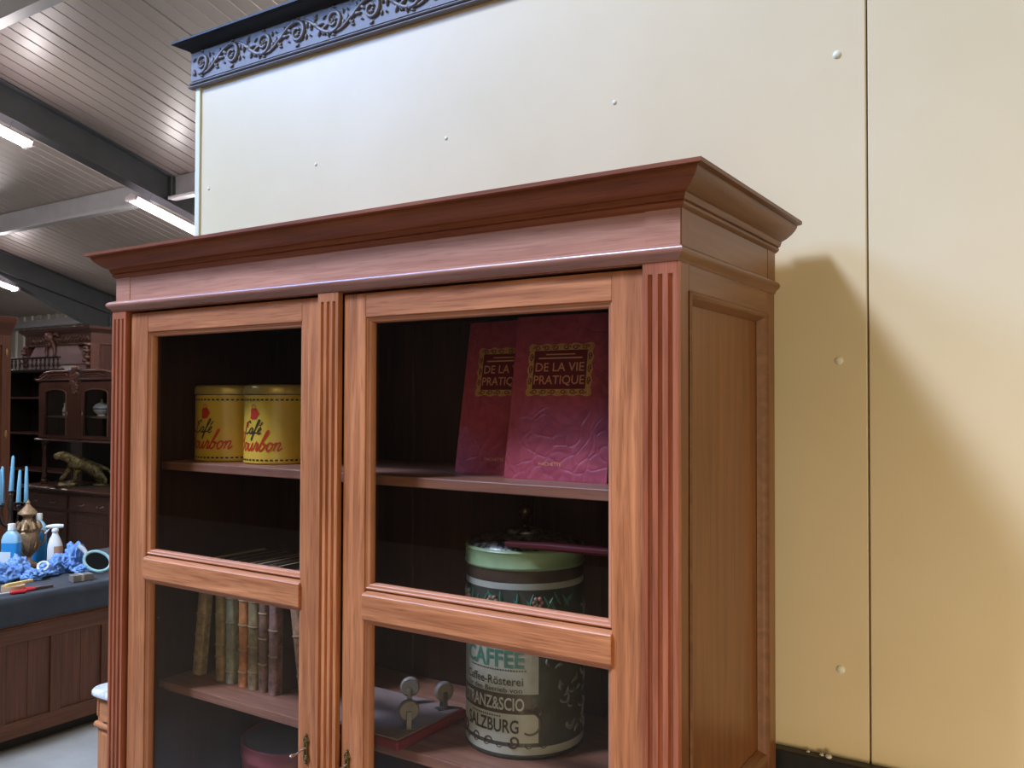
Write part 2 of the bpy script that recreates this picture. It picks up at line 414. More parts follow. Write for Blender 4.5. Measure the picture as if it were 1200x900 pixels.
# frieze, waist moulding, cornice
m=MB().box(-W,0,0,D,ZB-.002,ZT-.03)
fr=build('frieze',m,M['oak_frieze'],cab)
each('frieze_block',[(-.0548,-.0003,-.0012,.004,1.944,2.0),(-W+.0003,-1.3092,-.0012,.004,1.944,2.0)],M['oak_frieze'],fr)
each('frieze_block',[(-.0002,.0012,0,.03,1.944,2.0),(-.0002,.0012,.405,D,1.944,2.0)],M['oak_side'],fr)
each('frieze_side',[(-.0002,.0006,.03,.405,1.944,2.0),(-W-.0006,-W+.0002,.0,D,1.944,2.0)],M['oak_sidex'],fr)
def mitred(nm,prof,yf,yb,mf,ms,ang):
    U=ushape(-W,0,yf,yb,prof); f=part(nm,cab)
    build('front_length',MB().loops(U[1:3],closed=True),mf,f,smooth=True,ang=ang)
    build('side_return',MB().loops(U[0:2],closed=True),ms,f,smooth=True,ang=ang); build('side_return',MB().loops(U[2:4],closed=True,cap=True),ms,f,smooth=True,ang=ang)
    return f
mp=[(-.01,1.9445),(.002,1.944),(.0075,1.9415),(.0105,1.9375),(.0105,1.934),(.008,1.930),(.003,1.926),(.001,1.921),(-.01,1.921)]
mitred('waist_moulding',mp,-.010,D,M['oak_waist'],M['oak_sidex'],40)
cp=[(-.02,1.997),(.0,1.997),(.003,1.9985),(.0065,2.0015),(.0075,2.005),(.0055,2.0075),(.009,2.0085),(.0105,2.012),(.012,2.0165),(.0115,2.0175),(.016,2.0195),(.0225,2.023),(.030,2.029),(.0355,2.0345),(.039,2.0395),(.0405,2.0425),(.0405,2.0445),(.0455,2.0450),(.0493,2.0460),(.0493,ZT),(-.02,ZT)]
cf=mitred('cornice',cp,0,D+.006,M['oak_cornice'],M['oak_cornice_side'],30)
build('top_cover',MB().box(-W+.01,-.01,.01,D,2.03,ZT-.002),M['oak_cornice'],cf)
# inside
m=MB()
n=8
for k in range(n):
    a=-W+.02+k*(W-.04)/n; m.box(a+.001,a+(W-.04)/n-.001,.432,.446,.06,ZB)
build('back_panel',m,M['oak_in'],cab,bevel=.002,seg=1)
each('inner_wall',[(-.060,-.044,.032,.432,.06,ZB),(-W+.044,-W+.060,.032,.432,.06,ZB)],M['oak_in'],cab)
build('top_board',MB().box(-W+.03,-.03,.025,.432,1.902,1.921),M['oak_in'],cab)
SX0,SX1=-1.300,-.0605
SH1,SH2,SH3=1.582,1.083,.78
for z in (SH1,SH2,SH3):
    build('shelf',MB().box(SX0,SX1,.078,.430,z-.019,z),M['shelf'],cab,bevel=.002)
build('plinth',MB().box(-W-.012,.012,-.014,D,0,.12),M['oak_h'],cab,bevel=.004)
build('bottom_board',MB().box(-W+.03,-.03,.025,.43,.12,.14),M['oak_in'],cab)
# doors
def door(x0,x1,o0,o1,strip=None,key=None):
    DT=1.915; DB=.135; yf=.0; yb=.024
    d=part('door',cab)
    each('stile',[(x0,o0,yf,yb,DB,DT),(o1,x1,yf,yb,DB,DT)],M['oak_v'],d,bevel=.0018)
    build('top_rail',MB().box(o0,o1,yf+.0003,yb,1.8715,DT),M['oak_h'],d,bevel=.0012)
    # middle rail: proud, with a chamfered upper edge
    z0,z1=1.331,1.378
    pr=[(.024,z0),(-.003,z0),(-.0052,z0+.004),(-.0052,z1-.002),(-.003,z1),(.012,z1+.008),(.024,z1+.008)]
    build('middle_rail',MB().prism(pr,lambda p:(o0-.002,p[0],p[1]),lambda p:(o1+.002,p[0],p[1])),M['oak_h'],d,bevel=.0014)
    build('bottom_rail',MB().box(o0,o1,yf+.0003,yb,DB,.245),M['oak_h'],d,bevel=.0012)
    for a,b in ((1.386,1.8715),(.245,1.331)):
        pr=[(.0,.003),(.002,.0025),(.004,.005),(.0065,.0055),(.009,.009),(.010,.018)]
        L=[]
        for (xc,zc,dx,dz) in ((o0,a,1,1),(o1,a,-1,1),(o1,b,-1,-1),(o0,b,1,-1)):
            L.append([(xc+dx*i,o,zc+dz*i) for i,o in pr])
        L.append(L[0]); build('glazing_bead',MB().loops(L),M['oak_bead'],d,smooth=True,ang=50)
        build('glass_pane',MB().box(o0+.004,o1-.004,.0145,.0170,a+.004,b-.004),M['glass'],d)
    if strip:
        build('fluted_strip',flute(strip[0],strip[1],-.010,DB,1.920,1.904),M['oak_v'],d,smooth=True,ang=28)
    if key:
        kx,kz,op=key
        # ornate lock plate
        m=MB(); pts=[]
        out=[(0,.029),(.003,.027),(.0022,.024),(.006,.021),(.0075,.016),(.0055,.012),(.004,.008),(.0045,.003),(.004,-.004),(.0045,-.010),(.007,-.014),(.0078,-.019),(.0055,-.023),(.003,-.025),(.0022,-.028),(0,-.0295)]
        full=out+[(-a,b) for a,b in reversed(out[1:-1])]
        m.prism([(kx+a,kz+b) for a,b in full],lambda p:(p[0],-.0001,p[1]),lambda p:(p[0]*.9+kx*.1,-.0028,p[1]*.94+kz*.06))
        for sg in (1,-1):
            m.tube([(kx+.004*cos(a),-.0032,kz+sg*.0165+.004*sin(a)) for a in [k*pi/5 for k in range(10)]],.0014,6,closed=True)
            m.ball((kx,-.003,kz+sg*.0245),.0024,8,6); m.ball((kx,-.003,kz+sg*.0165),.0017,8,6)
        m.tube([(kx-.0028,-.003,kz+.010),(kx-.0034,-.0036,kz),(kx-.0028,-.003,kz-.011)],.0012,6); m.tube([(kx+.0028,-.003,kz+.010),(kx+.0034,-.0036,kz),(kx+.0028,-.003,kz-.011)],.0012,6)
        pl=build('lock_plate',m,M['brass'],d,smooth=True,ang=40)
        m=MB(); 
        pth=[(kx,-.002,kz+.001),(kx,-.008,kz+.001),(kx-.001,-.015,kz+.000),(kx-.003,-.021,kz-.003),(kx-.004,-.027,kz-.0045),(kx-.005,-.032,kz-.004)]
        m.tube(pth,[.0022,.0021,.0019,.0019,.0026,.0022],8); 
        m.ball((kx-.005,-.031,kz-.0042),(.003,.0065,.0034),10,8)
        build('key',m,M['steel_key'],d,smooth=True,ang=60)
    return d
door(-1.3055+.003,-.7095,-1.242,-.7625,strip=(-.7095,-.6585),key=(-.741,1.073,1))
door(-.6530,-.0575,-.600,-.1095,key=(-.637,1.066,1))

# ------------------------------------------------------------------ text
def text_mesh(s_,size=1,bold=0,shear=0,spacing=1.0):
    cu=bpy.data.curves.new('t','FONT'); cu.body=s_; cu.size=size; cu.offset=bold; cu.shear=shear; cu.align_x='CENTER'; cu.space_character=spacing; cu.resolution_u=3
    o=bpy.data.objects.new('t',cu); COL.objects.link(o); bpy.context.view_layer.update()
    me=o.evaluated_get(bpy.context.evaluated_depsgraph_get()).to_mesh()
    vs=[tuple(v.co) for v in me.vertices]; fs=[tuple(p.vertices) for p in me.polygons]
    o.evaluated_get(bpy.context.evaluated_depsgraph_get()).to_mesh_clear()
    bpy.data.objects.remove(o); bpy.data.curves.remove(cu); return vs,fs
def add_text(mb,s_,h,width,fn,bold=0,shear=0,thick=None):
    """text of cap height h squeezed to width; fn(u,v)->3D"""
    vs,fs=text_mesh(s_,1,bold,shear)
    xs=[v[0] for v in vs]; ys=[v[1] for v in vs]; x0,x1=min(xs),max(xs); kx=width/(x1-x0); ky=h/.72
    mb.add([fn((v[0]-(x0+x1)/2)*kx,v[1]*ky) for v in vs],fs)

# ------------------------------------------------------------------ yellow coffee tins
M['tin_y']=plain('yellow_tin_paint',(220,180,66),.32,var=.06,scale=25)
M['tin_lid']=plain('tin_lid_paint',(196,166,88),.28,.25,var=.1,scale=40)
M['tin_red']=plain('red_print',(206,62,36),.4)
M['tin_brown']=plain('dark_print',(62,56,36),.4)
def tin(loc,label):
    Rr=.080; t=thing('coffee_tin',label,'tin',loc,(0,0,R(51)),'yellow coffee tins on the top shelf')
    # local: the camera-facing side is -Y (root turned by -42 degrees)
    build('can',MB().lathe([(Rr-.003,0),(Rr,.002),(Rr+.0006,.004),(Rr-.0004,.007),(Rr-.0006,.150),(Rr-.001,.154)],n=64),M['tin_y'],t,smooth=True,ang=40)
    build('lid',MB().lathe([(Rr-.002,.1535),(Rr+.0012,.1545),(Rr+.0016,.156),(Rr+.0012,.168),(Rr-.001,.1725),(Rr-.006,.1748),(Rr-.010,.1752),(Rr-.014,.1738),(1e-6,.1738)],n=64),M['tin_lid'],t,smooth=True,ang=50)
    rr=Rr+.0003
    def cy(u,z,e=0): a=u/Rr-pi/2; return ((rr+e)*cos(a),(rr+e)*sin(a),z)
    # dashed borders
    m=MB()
    for z in (.1415,.0095):
        n=46
        for k in range(n):
            u0=2*pi*Rr*k/n; w=2*pi*Rr/n*.62; st=3
            L=[[cy(u0+w*i/st,z-.0019),cy(u0+w*i/st,z+.0019)] for i in range(st+1)]; m.loops(L)
            m.loops([[cy(u0+w*1.2,z+(-.004 if z>.1 else .003)),cy(u0+w*1.2,z+(-.0034 if z>.1 else .0036))],[cy(u0+w*1.3,z+(-.004 if z>.1 else .003)),cy(u0+w*1.3,z+(-.0034 if z>.1 else .0036))]])
    m.loops([[cy(2*pi*Rr*i/64,.1520),cy(2*pi*Rr*i/64,.1536)] for i in range(65)])
    build('border_print',m,M['tin_brown'],t)
    def stroke(m,pts,w):
        # smooth a polyline and lay it as a ribbon on the can
        P=[Vector((a,b)) for a,b in pts]; Q=[]
        for i in range(len(P)-1):
            p0=P[max(i-1,0)];p1=P[i];p2=P[i+1];p3=P[min(i+2,len(P)-1)]
            for k in range(5):
                q=k/5; Q.append(.5*((2*p1)+(p2-p0)*q+(2*p0-5*p1+4*p2-p3)*q*q+(3*p1-p0-3*p2+p3)*q**3))
        Q.append(P[-1]); L=[]
        for i,q in enumerate(Q):
            d=Q[min(i+1,len(Q)-1)]-Q[max(i-1,0)]; d.normalize(); nn=Vector((-d.y,d.x))*w/2
            L.append([cy((q+nn).x,(q+nn).y),cy((q-nn).x,(q-nn).y)])
        m.loops(L)
    G={ # cursive letters on a unit x-height, (advance, strokes)
     'a':(1.05,[[(.8,.85),(.5,1),(.15,.7),(.1,.25),(.35,0),(.65,.25),(.85,.95),(.75,.3),(.85,0),(1.05,.15)]]),
     'f':(.8,[[(0,.15),(.35,.8),(.75,1.9),(.7,2.3),(.45,2.0),(.3,.8),(.1,-.7),(-.05,-1.0),(-.1,-.7),(.25,.1),(.8,.2)]]),
     'e':(.85,[[(0,.2),(.4,.5),(.65,.85),(.45,1.02),(.2,.7),(.15,.25),(.4,0),(.85,.25)]]),
     'C':(1.3,[[(1.2,1.7),(1.0,2.1),(.5,1.8),(.1,1.0),(.15,.2),(.6,0),(1.3,.4)]]),
     'B':(1.6,[[(.45,2.0),(.25,0)],[(.1,1.7),(.6,2.2),(1.2,2.0),(1.05,1.3),(.5,1.1),(1.2,1.0),(1.3,.4),(.8,-.02),(.2,.1)]]),
     'o':(1.0,[[(.55,.95),(.25,.9),(.1,.45),(.3,0),(.65,.15),(.8,.6),(.6,.95),(.7,.75),(1.05,.85)]]),
     'u':(1.1,[[(.1,.9),(.05,.2),(.3,0),(.65,.4),(.8,.95),(.75,.2),(.9,0),(1.1,.2)]]),
     'r':(.8,[[(.0,.1),(.3,1.05),(.35,.85),(.6,.85),(.5,.25),(.6,0),(.85,.2)]]),
     'b':(1.05,[[(0,.2),(.45,1.3),(.75,2.3),(.55,2.35),(.3,1.2),(.15,.25),(.4,0),(.75,.3),(.75,.8),(.5,.85),(.7,.7),(1.05,.75)]]),
     'n':(1.1,[[(.05,.85),(.16,.95),(.12,0)],[(.12,.35),(.35,.85),(.6,.98),(.72,.75),(.64,.15),(.78,0),(1.1,.35)]]),
    }
    def word(m,w,xend,z,hh,wd,sh=.35):
        tot=sum(G[c][0] for c in w); k=hh*.95; x=xend-tot*k
        for c in w:
            for st in G[c][1]: stroke(m,[(x+(a+sh*b)*k-.3*sh*k,z+b*hh) for a,b in st],wd)
            x+=G[c][0]*k
        return x
    mr=MB(); md=MB()
    word(mr,'Bourbon',.004,.030,.0180,.0036); word(md,'Cafe',-.0430,.0665,.0135,.0028)
    stroke(md,[(-.0465,.0840),(-.0430,.0875),(-.039,.0925)],.0026)
    # coffee pot mark with its handle arch, and the small red flourish
    pot=[(-.012,-.013),(-.006,-.0155),(.006,-.014),(.0095,-.008),(.014,-.002),(.0105,.003),(.008,.0075),(.003,.010),(-.006,.009),(-.011,.005),(-.010,-.004)]
    mr.add([cy(-.0615+a,.1135+b) for a,b in pot],[tuple(range(len(pot)))])
    stroke(mr,[(-.0685,.1225),(-.0665,.1285),(-.0615,.1300),(-.0580,.1265),(-.0575,.1220)],.0017)
    mr.add([cy(-.085+.005*cos(a)*(1+.3*cos(5*a)),.0870+.006*sin(a)*(1+.3*cos(5*a))) for a in [k*pi/10 for k in range(20)]],[tuple(range(20))])
    build('red_lettering',mr,M['tin_red'],t); build('dark_lettering',md,M['tin_brown'],t)
    return t
tn=tin((-1.2145,.203,SH1),'yellow coffee tin further from the door lock edge, closer to the cabinet side wall')
tn['label']='yellow coffee tin partly covered by the other tin, closer to the cabinet side wall'
dup(tn,(-1.049,.207,SH1),(0,0,R(48)),'yellow coffee tin standing in front, closer to the fluted strip between the doors')

# ------------------------------------------------------------------ old leather books
def leather(name,c,c2):
    t=NT(name); f=t.noise(t.coords((1,1,1)),55,5,.65); g=t.noise(t.coords((1,1,.35)),22,4,.6)
    col=t.ramp(f,[(.34,s2l(c2)),(.62,s2l(c))]); col=t.mix(col,s2l((min(255,c[0]+34),min(255,c[1]+30),min(255,c[2]+26))),t.ramp(g,[(.56,(0,0,0,1)),(.72,(1,1,1,1))]))
    t.set(col,.55); t.bump(f,.25,.001); return t.m
M['boards']=plain('shaded_marbled_boards',(74,54,44),.6,var=.35,scale=60); M['band']=plain('worn_band',(176,152,118),.5,var=.2,scale=80)  # marbled boards darkened: the shade between the books is in their colour
M['pages']=plain('aged_pages',(196,176,140),.8,var=.15,scale=300)
def book(loc,lean,w,h,d,mat,label,bands,rz=0):
    b=thing('old_book',label,'book',loc,(0,lean,rz),'old leather books on the middle shelf')
    # covers and rounded spine, one cross-section extruded upward
    n=8; pr=[]
    for i in range(n+1):
        a=pi*i/n; pr.append((-w/2*cos(a),.0-.006*sin(a)))
    outer=pr+[(w/2,d),(w/2-.0028,d),(w/2-.0028,.004),(-w/2+.0028,.004),(-w/2+.0028,d),(-w/2,d)]
    so=pr+[(w/2,.016),(w/2-.0028,.016),(w/2-.0028,.004),(-w/2+.0028,.004),(-w/2+.0028,.016),(-w/2,.016)]
    build('spine',MB().prism(so,lambda p:(p[0],p[1],0),lambda p:(p[0],p[1],h)),mat,b,bevel=.0008,seg=1)
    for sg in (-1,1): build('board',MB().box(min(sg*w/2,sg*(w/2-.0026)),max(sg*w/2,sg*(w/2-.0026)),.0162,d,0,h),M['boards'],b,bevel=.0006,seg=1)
    for z in bands:
        m=MB(); pth=[(-w/2*cos(pi*i/n),.0-.0065*sin(pi*i/n),z*h) for i in range(n+1)]
        m.tube(pth,.0019,6)
        build('spine_band',m,M['band'],b,smooth=True)
    build('page_block',MB().box(-w/2+.003,w/2-.003,.004,d-.004,.003,h-.0035),M['pages'],b)
    return b
LB=[((122,106,78),(84,70,48)),((120,104,74),(84,70,46)),((108,110,96),(76,78,66)),((136,92,58),(94,58,36)),((104,94,70),(66,56,40)),((96,74,62),(52,38,32)),((104,80,74),(58,42,38)),((118,92,70),(70,52,40))]
BN=[('drab olive leather book leaning at the open end of the row, apart from the next',),('olive brown leather book, second of the row from the leaning drab one',),('grey green leather book between the olive brown and the tan volume',),('tan brown leather book, the most orange volume of the row',),('dark olive leather book just beyond the tan orange volume',),('mottled dark brown book with broad pale bands, second from the gap',),('mottled purplish brown book beside the gap, last upright of the row',),('brown book leaning over behind the door stile, past the gap in the row',)]
bx=[-1.2595,-1.1775,-1.1425,-1.1005,-1.0675,-1.035,-1.0025,-.905]
bw=[.029,.026,.025,.025,.027,.022,.024,.026]; bl=[6,-1.2,-.6,0,0,0,.3,-9]
bh=[.272,.273,.274,.274,.276,.277,.278,.276]
for i in range(8):
    sp=.0 if i not in (0,7) else 0
    x=bx[i]; w=bw[i]; lean=R(bl[i])
    z=SH2+abs(sin(lean))*w/2
    book((x,.150,z),lean,w,bh[i],.185,leather('leather_%d'%i,*[tuple(min(255,int(q*1.6)) for q in c_) for c_ in LB[i]]),BN[i][0],[(.16,.34,.52,.72,.9),(.2,.3,.55,.78),(.1,.3,.5,.7,.9),(.12,.3,.5,.7,.88),(.14,.34,.5,.7,.92),(.22,.42,.62,.8),(.3,.5,.72,.88),(.2,.5,.8)][i])

# ------------------------------------------------------------------ two large red volumes
t=NT('red_cloth_cover'); v=t.coords((1,1,1)); f=t.noise(v,26,3,.5,2.2); wv=t.node('ShaderNodeTexVoronoi'); wv.feature='DISTANCE_TO_EDGE'; wv.inputs['Scale'].default_value=30
nv=t.node('ShaderNodeTexNoise'); nv.inputs['Scale'].default_value=9; t.link(v,nv.inputs['Vector'])
mixv=t.node('ShaderNodeMix',data_type='VECTOR'); mixv.inputs[0].default_value=.12; t.link(v,mixv.inputs[4]); t.link(nv.outputs['Color'],mixv.inputs[5]); t.link(mixv.outputs[1],wv.inputs['Vector'])
h_=t.ramp(wv.outputs['Distance'],[(0,(0,0,0,1)),(.12,(1,1,1,1))])
t.set(t.ramp(f,[(.35,s2l((158,62,78))),(.65,s2l((180,80,94)))]),.4); t.bump(h_,.28,.002); M['red_cloth']=t.m
M['red_pages']=plain('cream_pages',(196,182,150),.8,var=.1,scale=200)
M['gilt']=plain('gilt_print',(206,156,92),.5,.3,var=.25,scale=200)
M['gilt_dark']=plain('title_ground',(104,30,38),.45)
def red_book(loc,rot,label):
    b=thing('encyclopedia_volume',label,'book',loc,rot,'red volumes on the top shelf')
    w,h,th=.2085,.300,.034
    m=MB().box(0,w,0,.003,0,h).box(0,w,th-.003,th,0,h)
    n=8; pr=[(-.004*sin(pi*i/n),th/2-th/2*cos(pi*i/n)) for i in range(n+1)]
    m.prism(pr+[(.004,th),(.004,0)],lambda p:(p[0],p[1],0),lambda p:(p[0],p[1],h))
    build('cover',m,M['red_cloth'],b,bevel=.0012)
    build('page_block',MB().box(.005,w-.005,.003,th-.003,.004,h-.004),M['red_pages'],b)
    # gilt title plate
    ux,uz,W2,H2=.0985,.199,.133,.094
    m=MB(); ring=[]
    def rim(k,o):  # wavy cartouche outline
        P=[]
        for i in range(80):
            s_=i/80*4; e=int(s_); q=s_-e; wv_=.0016*sin(q*pi*9)
            hx,hz=W2/2-o,H2/2-o
            if e==0: p=(-hx+2*hx*q,-hz-wv_*k)
            elif e==1: p=(hx+wv_*k,-hz+2*hz*q)
            elif e==2: p=(hx-2*hx*q,hz+wv_*k)
            else: p=(-hx-wv_*k,hz-2*hz*q)
            P.append((ux+p[0],-.0006,uz+p[1]))
        return P
    m.loops([rim(1,0),rim(0,.0115)],closed=True)
    pl=build('title_frame',m,M['gilt'],b)
    # scrollwork along the frame and in the head of the plate
    m=MB()
    for sx in (-1,1):
        for sz in (-1,1):
            for k in range(3):
                cxx,czz=ux+sx*(.012+.019*k),uz+sz*(H2/2-.007)
                m.tube([(cxx+sx*.008*(1-.7*q/14)*cos(q*.55),-.0009,czz+sz*.0045*(1-.7*q/14)*sin(q*.55)) for q in range(15)],.0009,5)
        for k in range(3):
            m.tube([(ux+sx*(W2/2-.006)+.0035*(1-.7*q/14)*cos(q*.55),-.0009,uz+(k-1)*.022+.008*(1-.7*q/14)*sin(q*.55)) for q in range(15)],.0009,5)
    build('title_scrolls',m,M['gilt_dark'],pl)
    build('title_ground',MB().box(ux-W2/2+.010,ux+W2/2-.010,-.0004,.001,uz-H2/2+.010,uz+H2/2-.010),M['gilt_dark'],pl)
    m=MB()
    def fn(zc): return lambda u,v:(ux+u,-.0009,uz+zc+v)
    add_text(m,'DE LA VIE',.0165,.100,fn(-.003),.004); add_text(m,'PRATIQUE',.0165,.104,fn(-.0265),.004)
    m.box(ux-.045,ux+.045,-.0009,-.0004,uz+.020,uz+.0225); m.box(ux-.030,ux+.030,-.0009,-.0004,uz+.027,uz+.029)
    build('title_lettering',m,plain('title_gilt',(220,150,112),.5),pl)
    m=MB(); add_text(m,'HACHETTE',.0062,.046,lambda u,v:(ux-.004+u,-.0007,.026+v),.004); build('publisher_lettering',m,plain('publisher_gilt',(236,160,118),.5),b)
    return b
rb=red_book((-.4075,.160,SH1),(R(-9),0,0),'red volume with the full gilt title plate in view, in front')
dup(rb,(-.558,.212,SH1),(R(-9),0,R(-4)),'red volume standing behind, its gilt title half covered by the other')

# ------------------------------------------------------------------ large coffee drum
DC=(-.420,.252); DR=.112
dr=thing('coffee_drum','large lidded coffee drum with green rim, printed label and dark knob on the middle shelf','coffee drum',(DC[0],DC[1],SH2))
M['drum_body']=plain('drum_dark_print',(70,72,64),.45,var=.25,scale=40)
M['drum_brown']=plain('drum_brown_band',(84,68,56),.4,var=.12,scale=30)
M['drum_white']=plain('drum_pale_print',(186,190,178),.45,var=.1,scale=40)
M['drum_grey']=plain('drum_label_ground',(160,160,144),.45,var=.1,scale=50)
M['drum_green']=plain('drum_green_paint',(150,178,136),.4,var=.12,scale=35)
M['drum_teal']=plain('drum_teal_print',(70,118,100),.45,var=.1,scale=40)
M['drum_pink']=plain('drum_pink_print',(176,130,112),.45)
M['drum_ink']=plain('drum_ink',(62,58,50),.5)
M['drum_lid']=None
t=NT('worn_lid'); f=t.noise(t.coords((1,1,1)),70,6,.7); t.set(t.ramp(f,[(.42,s2l((40,38,38))),(.55,s2l((150,152,150)))]),.35,.5); M['drum_lid']=t.m
M['knob']=plain('dark_knob',(52,32,28),.18)
z0=SH2
build('body',MB().lathe([(DR-.003,0),(DR,.003),(DR,.008),(DR-.001,.010),(DR-.001,.335)],n=96),M['drum_body'],dr,smooth=True,ang=50)
build('lid',MB().lathe([(DR-.001,.334),(DR+.001,.335),(DR+.0025,.338),(DR+.0025,.340),(DR+.001,.342),(DR+.001,.364),(DR+.0025,.366),(DR+.001,.369),(DR-.003,.370)],n=96),M['drum_green'],dr,smooth=True,ang=50)
dome=[(DR-.003,.3695)]+[((DR-.004)*cos(a),.3695+.020*sin(a)) for a in [R(k) for k in range(8,84,8)]]+[(.034,.389),(.034,.393),(.028,.396),(1e-6,.396)]
dm=build('dome',MB().lathe(dome,n=64),M['drum_lid'],dr,smooth=True,ang=50)
build('knob',MB().lathe([(.012,.395),(.007,.398),(.006,.404),(.009,.408),(.006,.412),(.009,.417),(.0145,.424),(.016,.431),(.013,.438),(.006,.443),(1e-6,.444)],n=24),M['knob'],dr,smooth=True,ang=60)
pc=R(-57.7)
def dcy(a,z,e=.0006): a=pc+R(a); return ((DR-.001+e)*cos(a),(DR-.001+e)*sin(a),z-z0)
def patch(m,a0,a1,za,zb,e=.0006,n=24):
    m.loops([[dcy(a0+(a1-a0)*i/n,za,e),dcy(a0+(a1-a0)*i/n,zb,e)] for i in range(n+1)]); return m
bd=dr
build('brown_band',patch(patch(MB(),-180,180,1.3965,1.4175,.0004,72),-180,180,SH2+.006,1.0895,.0016,72),M['drum_brown'],bd,smooth=True)
build('pale_stripe',patch(patch(MB(),-180,180,1.384,1.3955,.0006,72),-180,180,1.092,1.106,.0007,72),M['drum_white'],bd,smooth=True)
lab=build('label',patch(MB(),-84,13,1.199,1.3,.0007),M['drum_grey'],bd,smooth=True)
build('label_foot',patch(MB(),-88,13,1.113,1.1635,.0007),M['drum_white'],lab,smooth=True)
build('label_band',patch(MB(),-88,6,1.164,1.198,.0010),M['drum_brown'],lab,smooth=True)
def dt(a,zc,e=.0015):
    return lambda u,v:dcy(a+math.degrees(u/DR),zc+v,e)
m=MB(); add_text(m,'CAFFEE',.0300,.128,dt(-33,1.2465),.025); build('green_lettering',m,M['drum_teal'],lab)
m=MB(); add_text(m,'Caffee-Rösterei',.0150,.128,dt(-34,1.2145),.012); add_text(m,'elektrischem Betrieb',.0056,.10,dt(-36,1.2385),.004) if False else None
add_text(m,'für den Betrieb von',.0088,.124,dt(-34,1.2015),.004)
add_text(m,'SALZBURG',.0235,.116,dt(-35,1.1305),.02)
for zz,a0,a1 in ((1.2405,-60,0),(1.158,-58,-22)):
    k=a0
    while k<a1: patch(m,k,k+1.6,zz-.0011,zz+.0014,.0013,2); k+=2.6
build('dark_lettering',m,M['drum_ink'],lab)
m=MB(); add_text(m,'STRANZ&SCIO',.0225,.140,dt(-36,1.1705,.0016),.016); build('pale_lettering',m,M['drum_white'],lab)
# scroll ornaments under the town name and round the label's end
m=MB()
def dsp(a,z,Ra,turn,a0,w=.0016,end=.25,n=18):
    P=[]
    for i in range(n):
        q=i/(n-1); rr=Ra*(1-(1-end)*q); an=R(a0+turn*q); P.append(dcy(a+math.degrees(rr*cos(an)/DR),z+rr*sin(an),.0009))
    m.tube(P,[w*(1-.5*i/(n-1)) for i in range(n)],5)
dsp(-72,1.124,.015,420,150,.0028); dsp(-50,1.112,.011,-200,180,.002); dsp(-34,1.110,.012,-200,180,.002); dsp(-10,1.116,.012,400,200,.003)
dsp(4,1.145,.026,-230,110,.0034,.6); dsp(11,1.172,.012,360,-60,.003)
for i in range(8): dsp(-80+i*14,1.1095,.006,180,180,.0012,1)
build('scroll_print',m,M['drum_brown'],lab)
# leafy print on the rest of the can
m=MB(); m2=MB(); random.seed(3)
for i in range(46):
    a=20+random.random()*80; z=1.125+random.random()*.22; an=random.random()*360
    P=[]; L_=.012+.014*random.random()
    for k in range(8): q=k/7; P.append(dcy(a+math.degrees(L_*q*cos(R(an+60*q))/DR),z+L_*q*sin(R(an+60*q)),.0006))
    m.tube(P,[.0004+.0030*sin(pi*k/7) for k in range(8)],5)
for i in range(26):
    a=-84+i*5.2; z=1.352+.016*random.random(); an=40+100*random.random(); P=[]
    for k in range(7): q=k/6; P.append(dcy(a+math.degrees(.028*q*cos(R(an))/DR),z-.012+.028*q*sin(R(an)),.0006))
    m2.tube(P,[.0004+.0028*sin(pi*k/6) for k in range(7)],5)
build('leaf_print',m,plain('drum_leaf_print',(108,112,106),.5),bd,smooth=True); build('leaf_garland',m2,M['drum_teal'],bd,smooth=True)
m=MB()
for a in (-70,-32,12): 
    for k in range(6): m.ball(dcy(a+4*cos(k*pi/3),1.362+.0065*sin(k*pi/3),.0003),.0042,8,6)
build('rose_print',m,M['drum_pink'],bd,smooth=True)
# red stick on the lid
o=build('painted_stick',MB().tube([(-.395,.150,1.4655),(-.30,.150,1.4685),(-.16,.150,1.4705)],[.007,.0105,.0095],10,flat=(.8,1)),plain('dull_red_paint',(92,26,32),.5),smooth=True)
tag(o,'dull red tapered stick lying across the lid of the coffee drum','stick')

# ------------------------------------------------------------------ upturned board with castors
tb=thing('castor_board','small red-edged board lying upturned with three grey castors beside the coffee drum','castor board',(-.66,.16,SH2))
def T(m): return m.xf(Matrix.Translation((.66,-.16,-SH2)))
M['red_edge']=plain('red_lacquer',(134,34,36),.3); M['board_grey']=plain('dusty_board',(146,124,116),.45,var=.12,scale=30)
build('board',T(MB().box(-.83,-.570,.060,.272,1.0835,1.1015)),M['red_edge'],tb,bevel=.004)
build('top_face',T(MB().box(-.824,-.576,.066,.266,1.101,1.104)),M['board_grey'],tb,bevel=.001)
M['castor']=plain('grey_rubber',(136,128,122),.45,var=.1); M['castor_br']=plain('castor_bracket',(150,146,140),.3,.8)
for x,y,rz in ((-.682,.225,38),(-.606,.240,62),(-.596,.118,50)):
    A=Matrix.Translation((x+.66,y-.16,1.104-SH2))@Matrix.Rotation(R(rz),4,'Z')
    m=MB().box(-.015,.015,-.011,.011,0,.002)
    for s_ in (-1,1): m.box(-.004,.006,s_*.0085-.001,s_*.0085+.001,.001,.034)
    c=build('castor',m.xf(A),M['castor_br'],tb,bevel=.0006,seg=1)
    m=MB().lathe([(.006,-.0065),(.017,-.0065),(.0195,-.004),(.020,0),(.0195,.004),(.017,.0065),(.006,.0065)],n=28).xf(A@Matrix.Translation((.002,0,.034))@Matrix.Rotation(pi/2,4,'X'))
    build('wheel',m,M['castor'],c,smooth=True,ang=40)

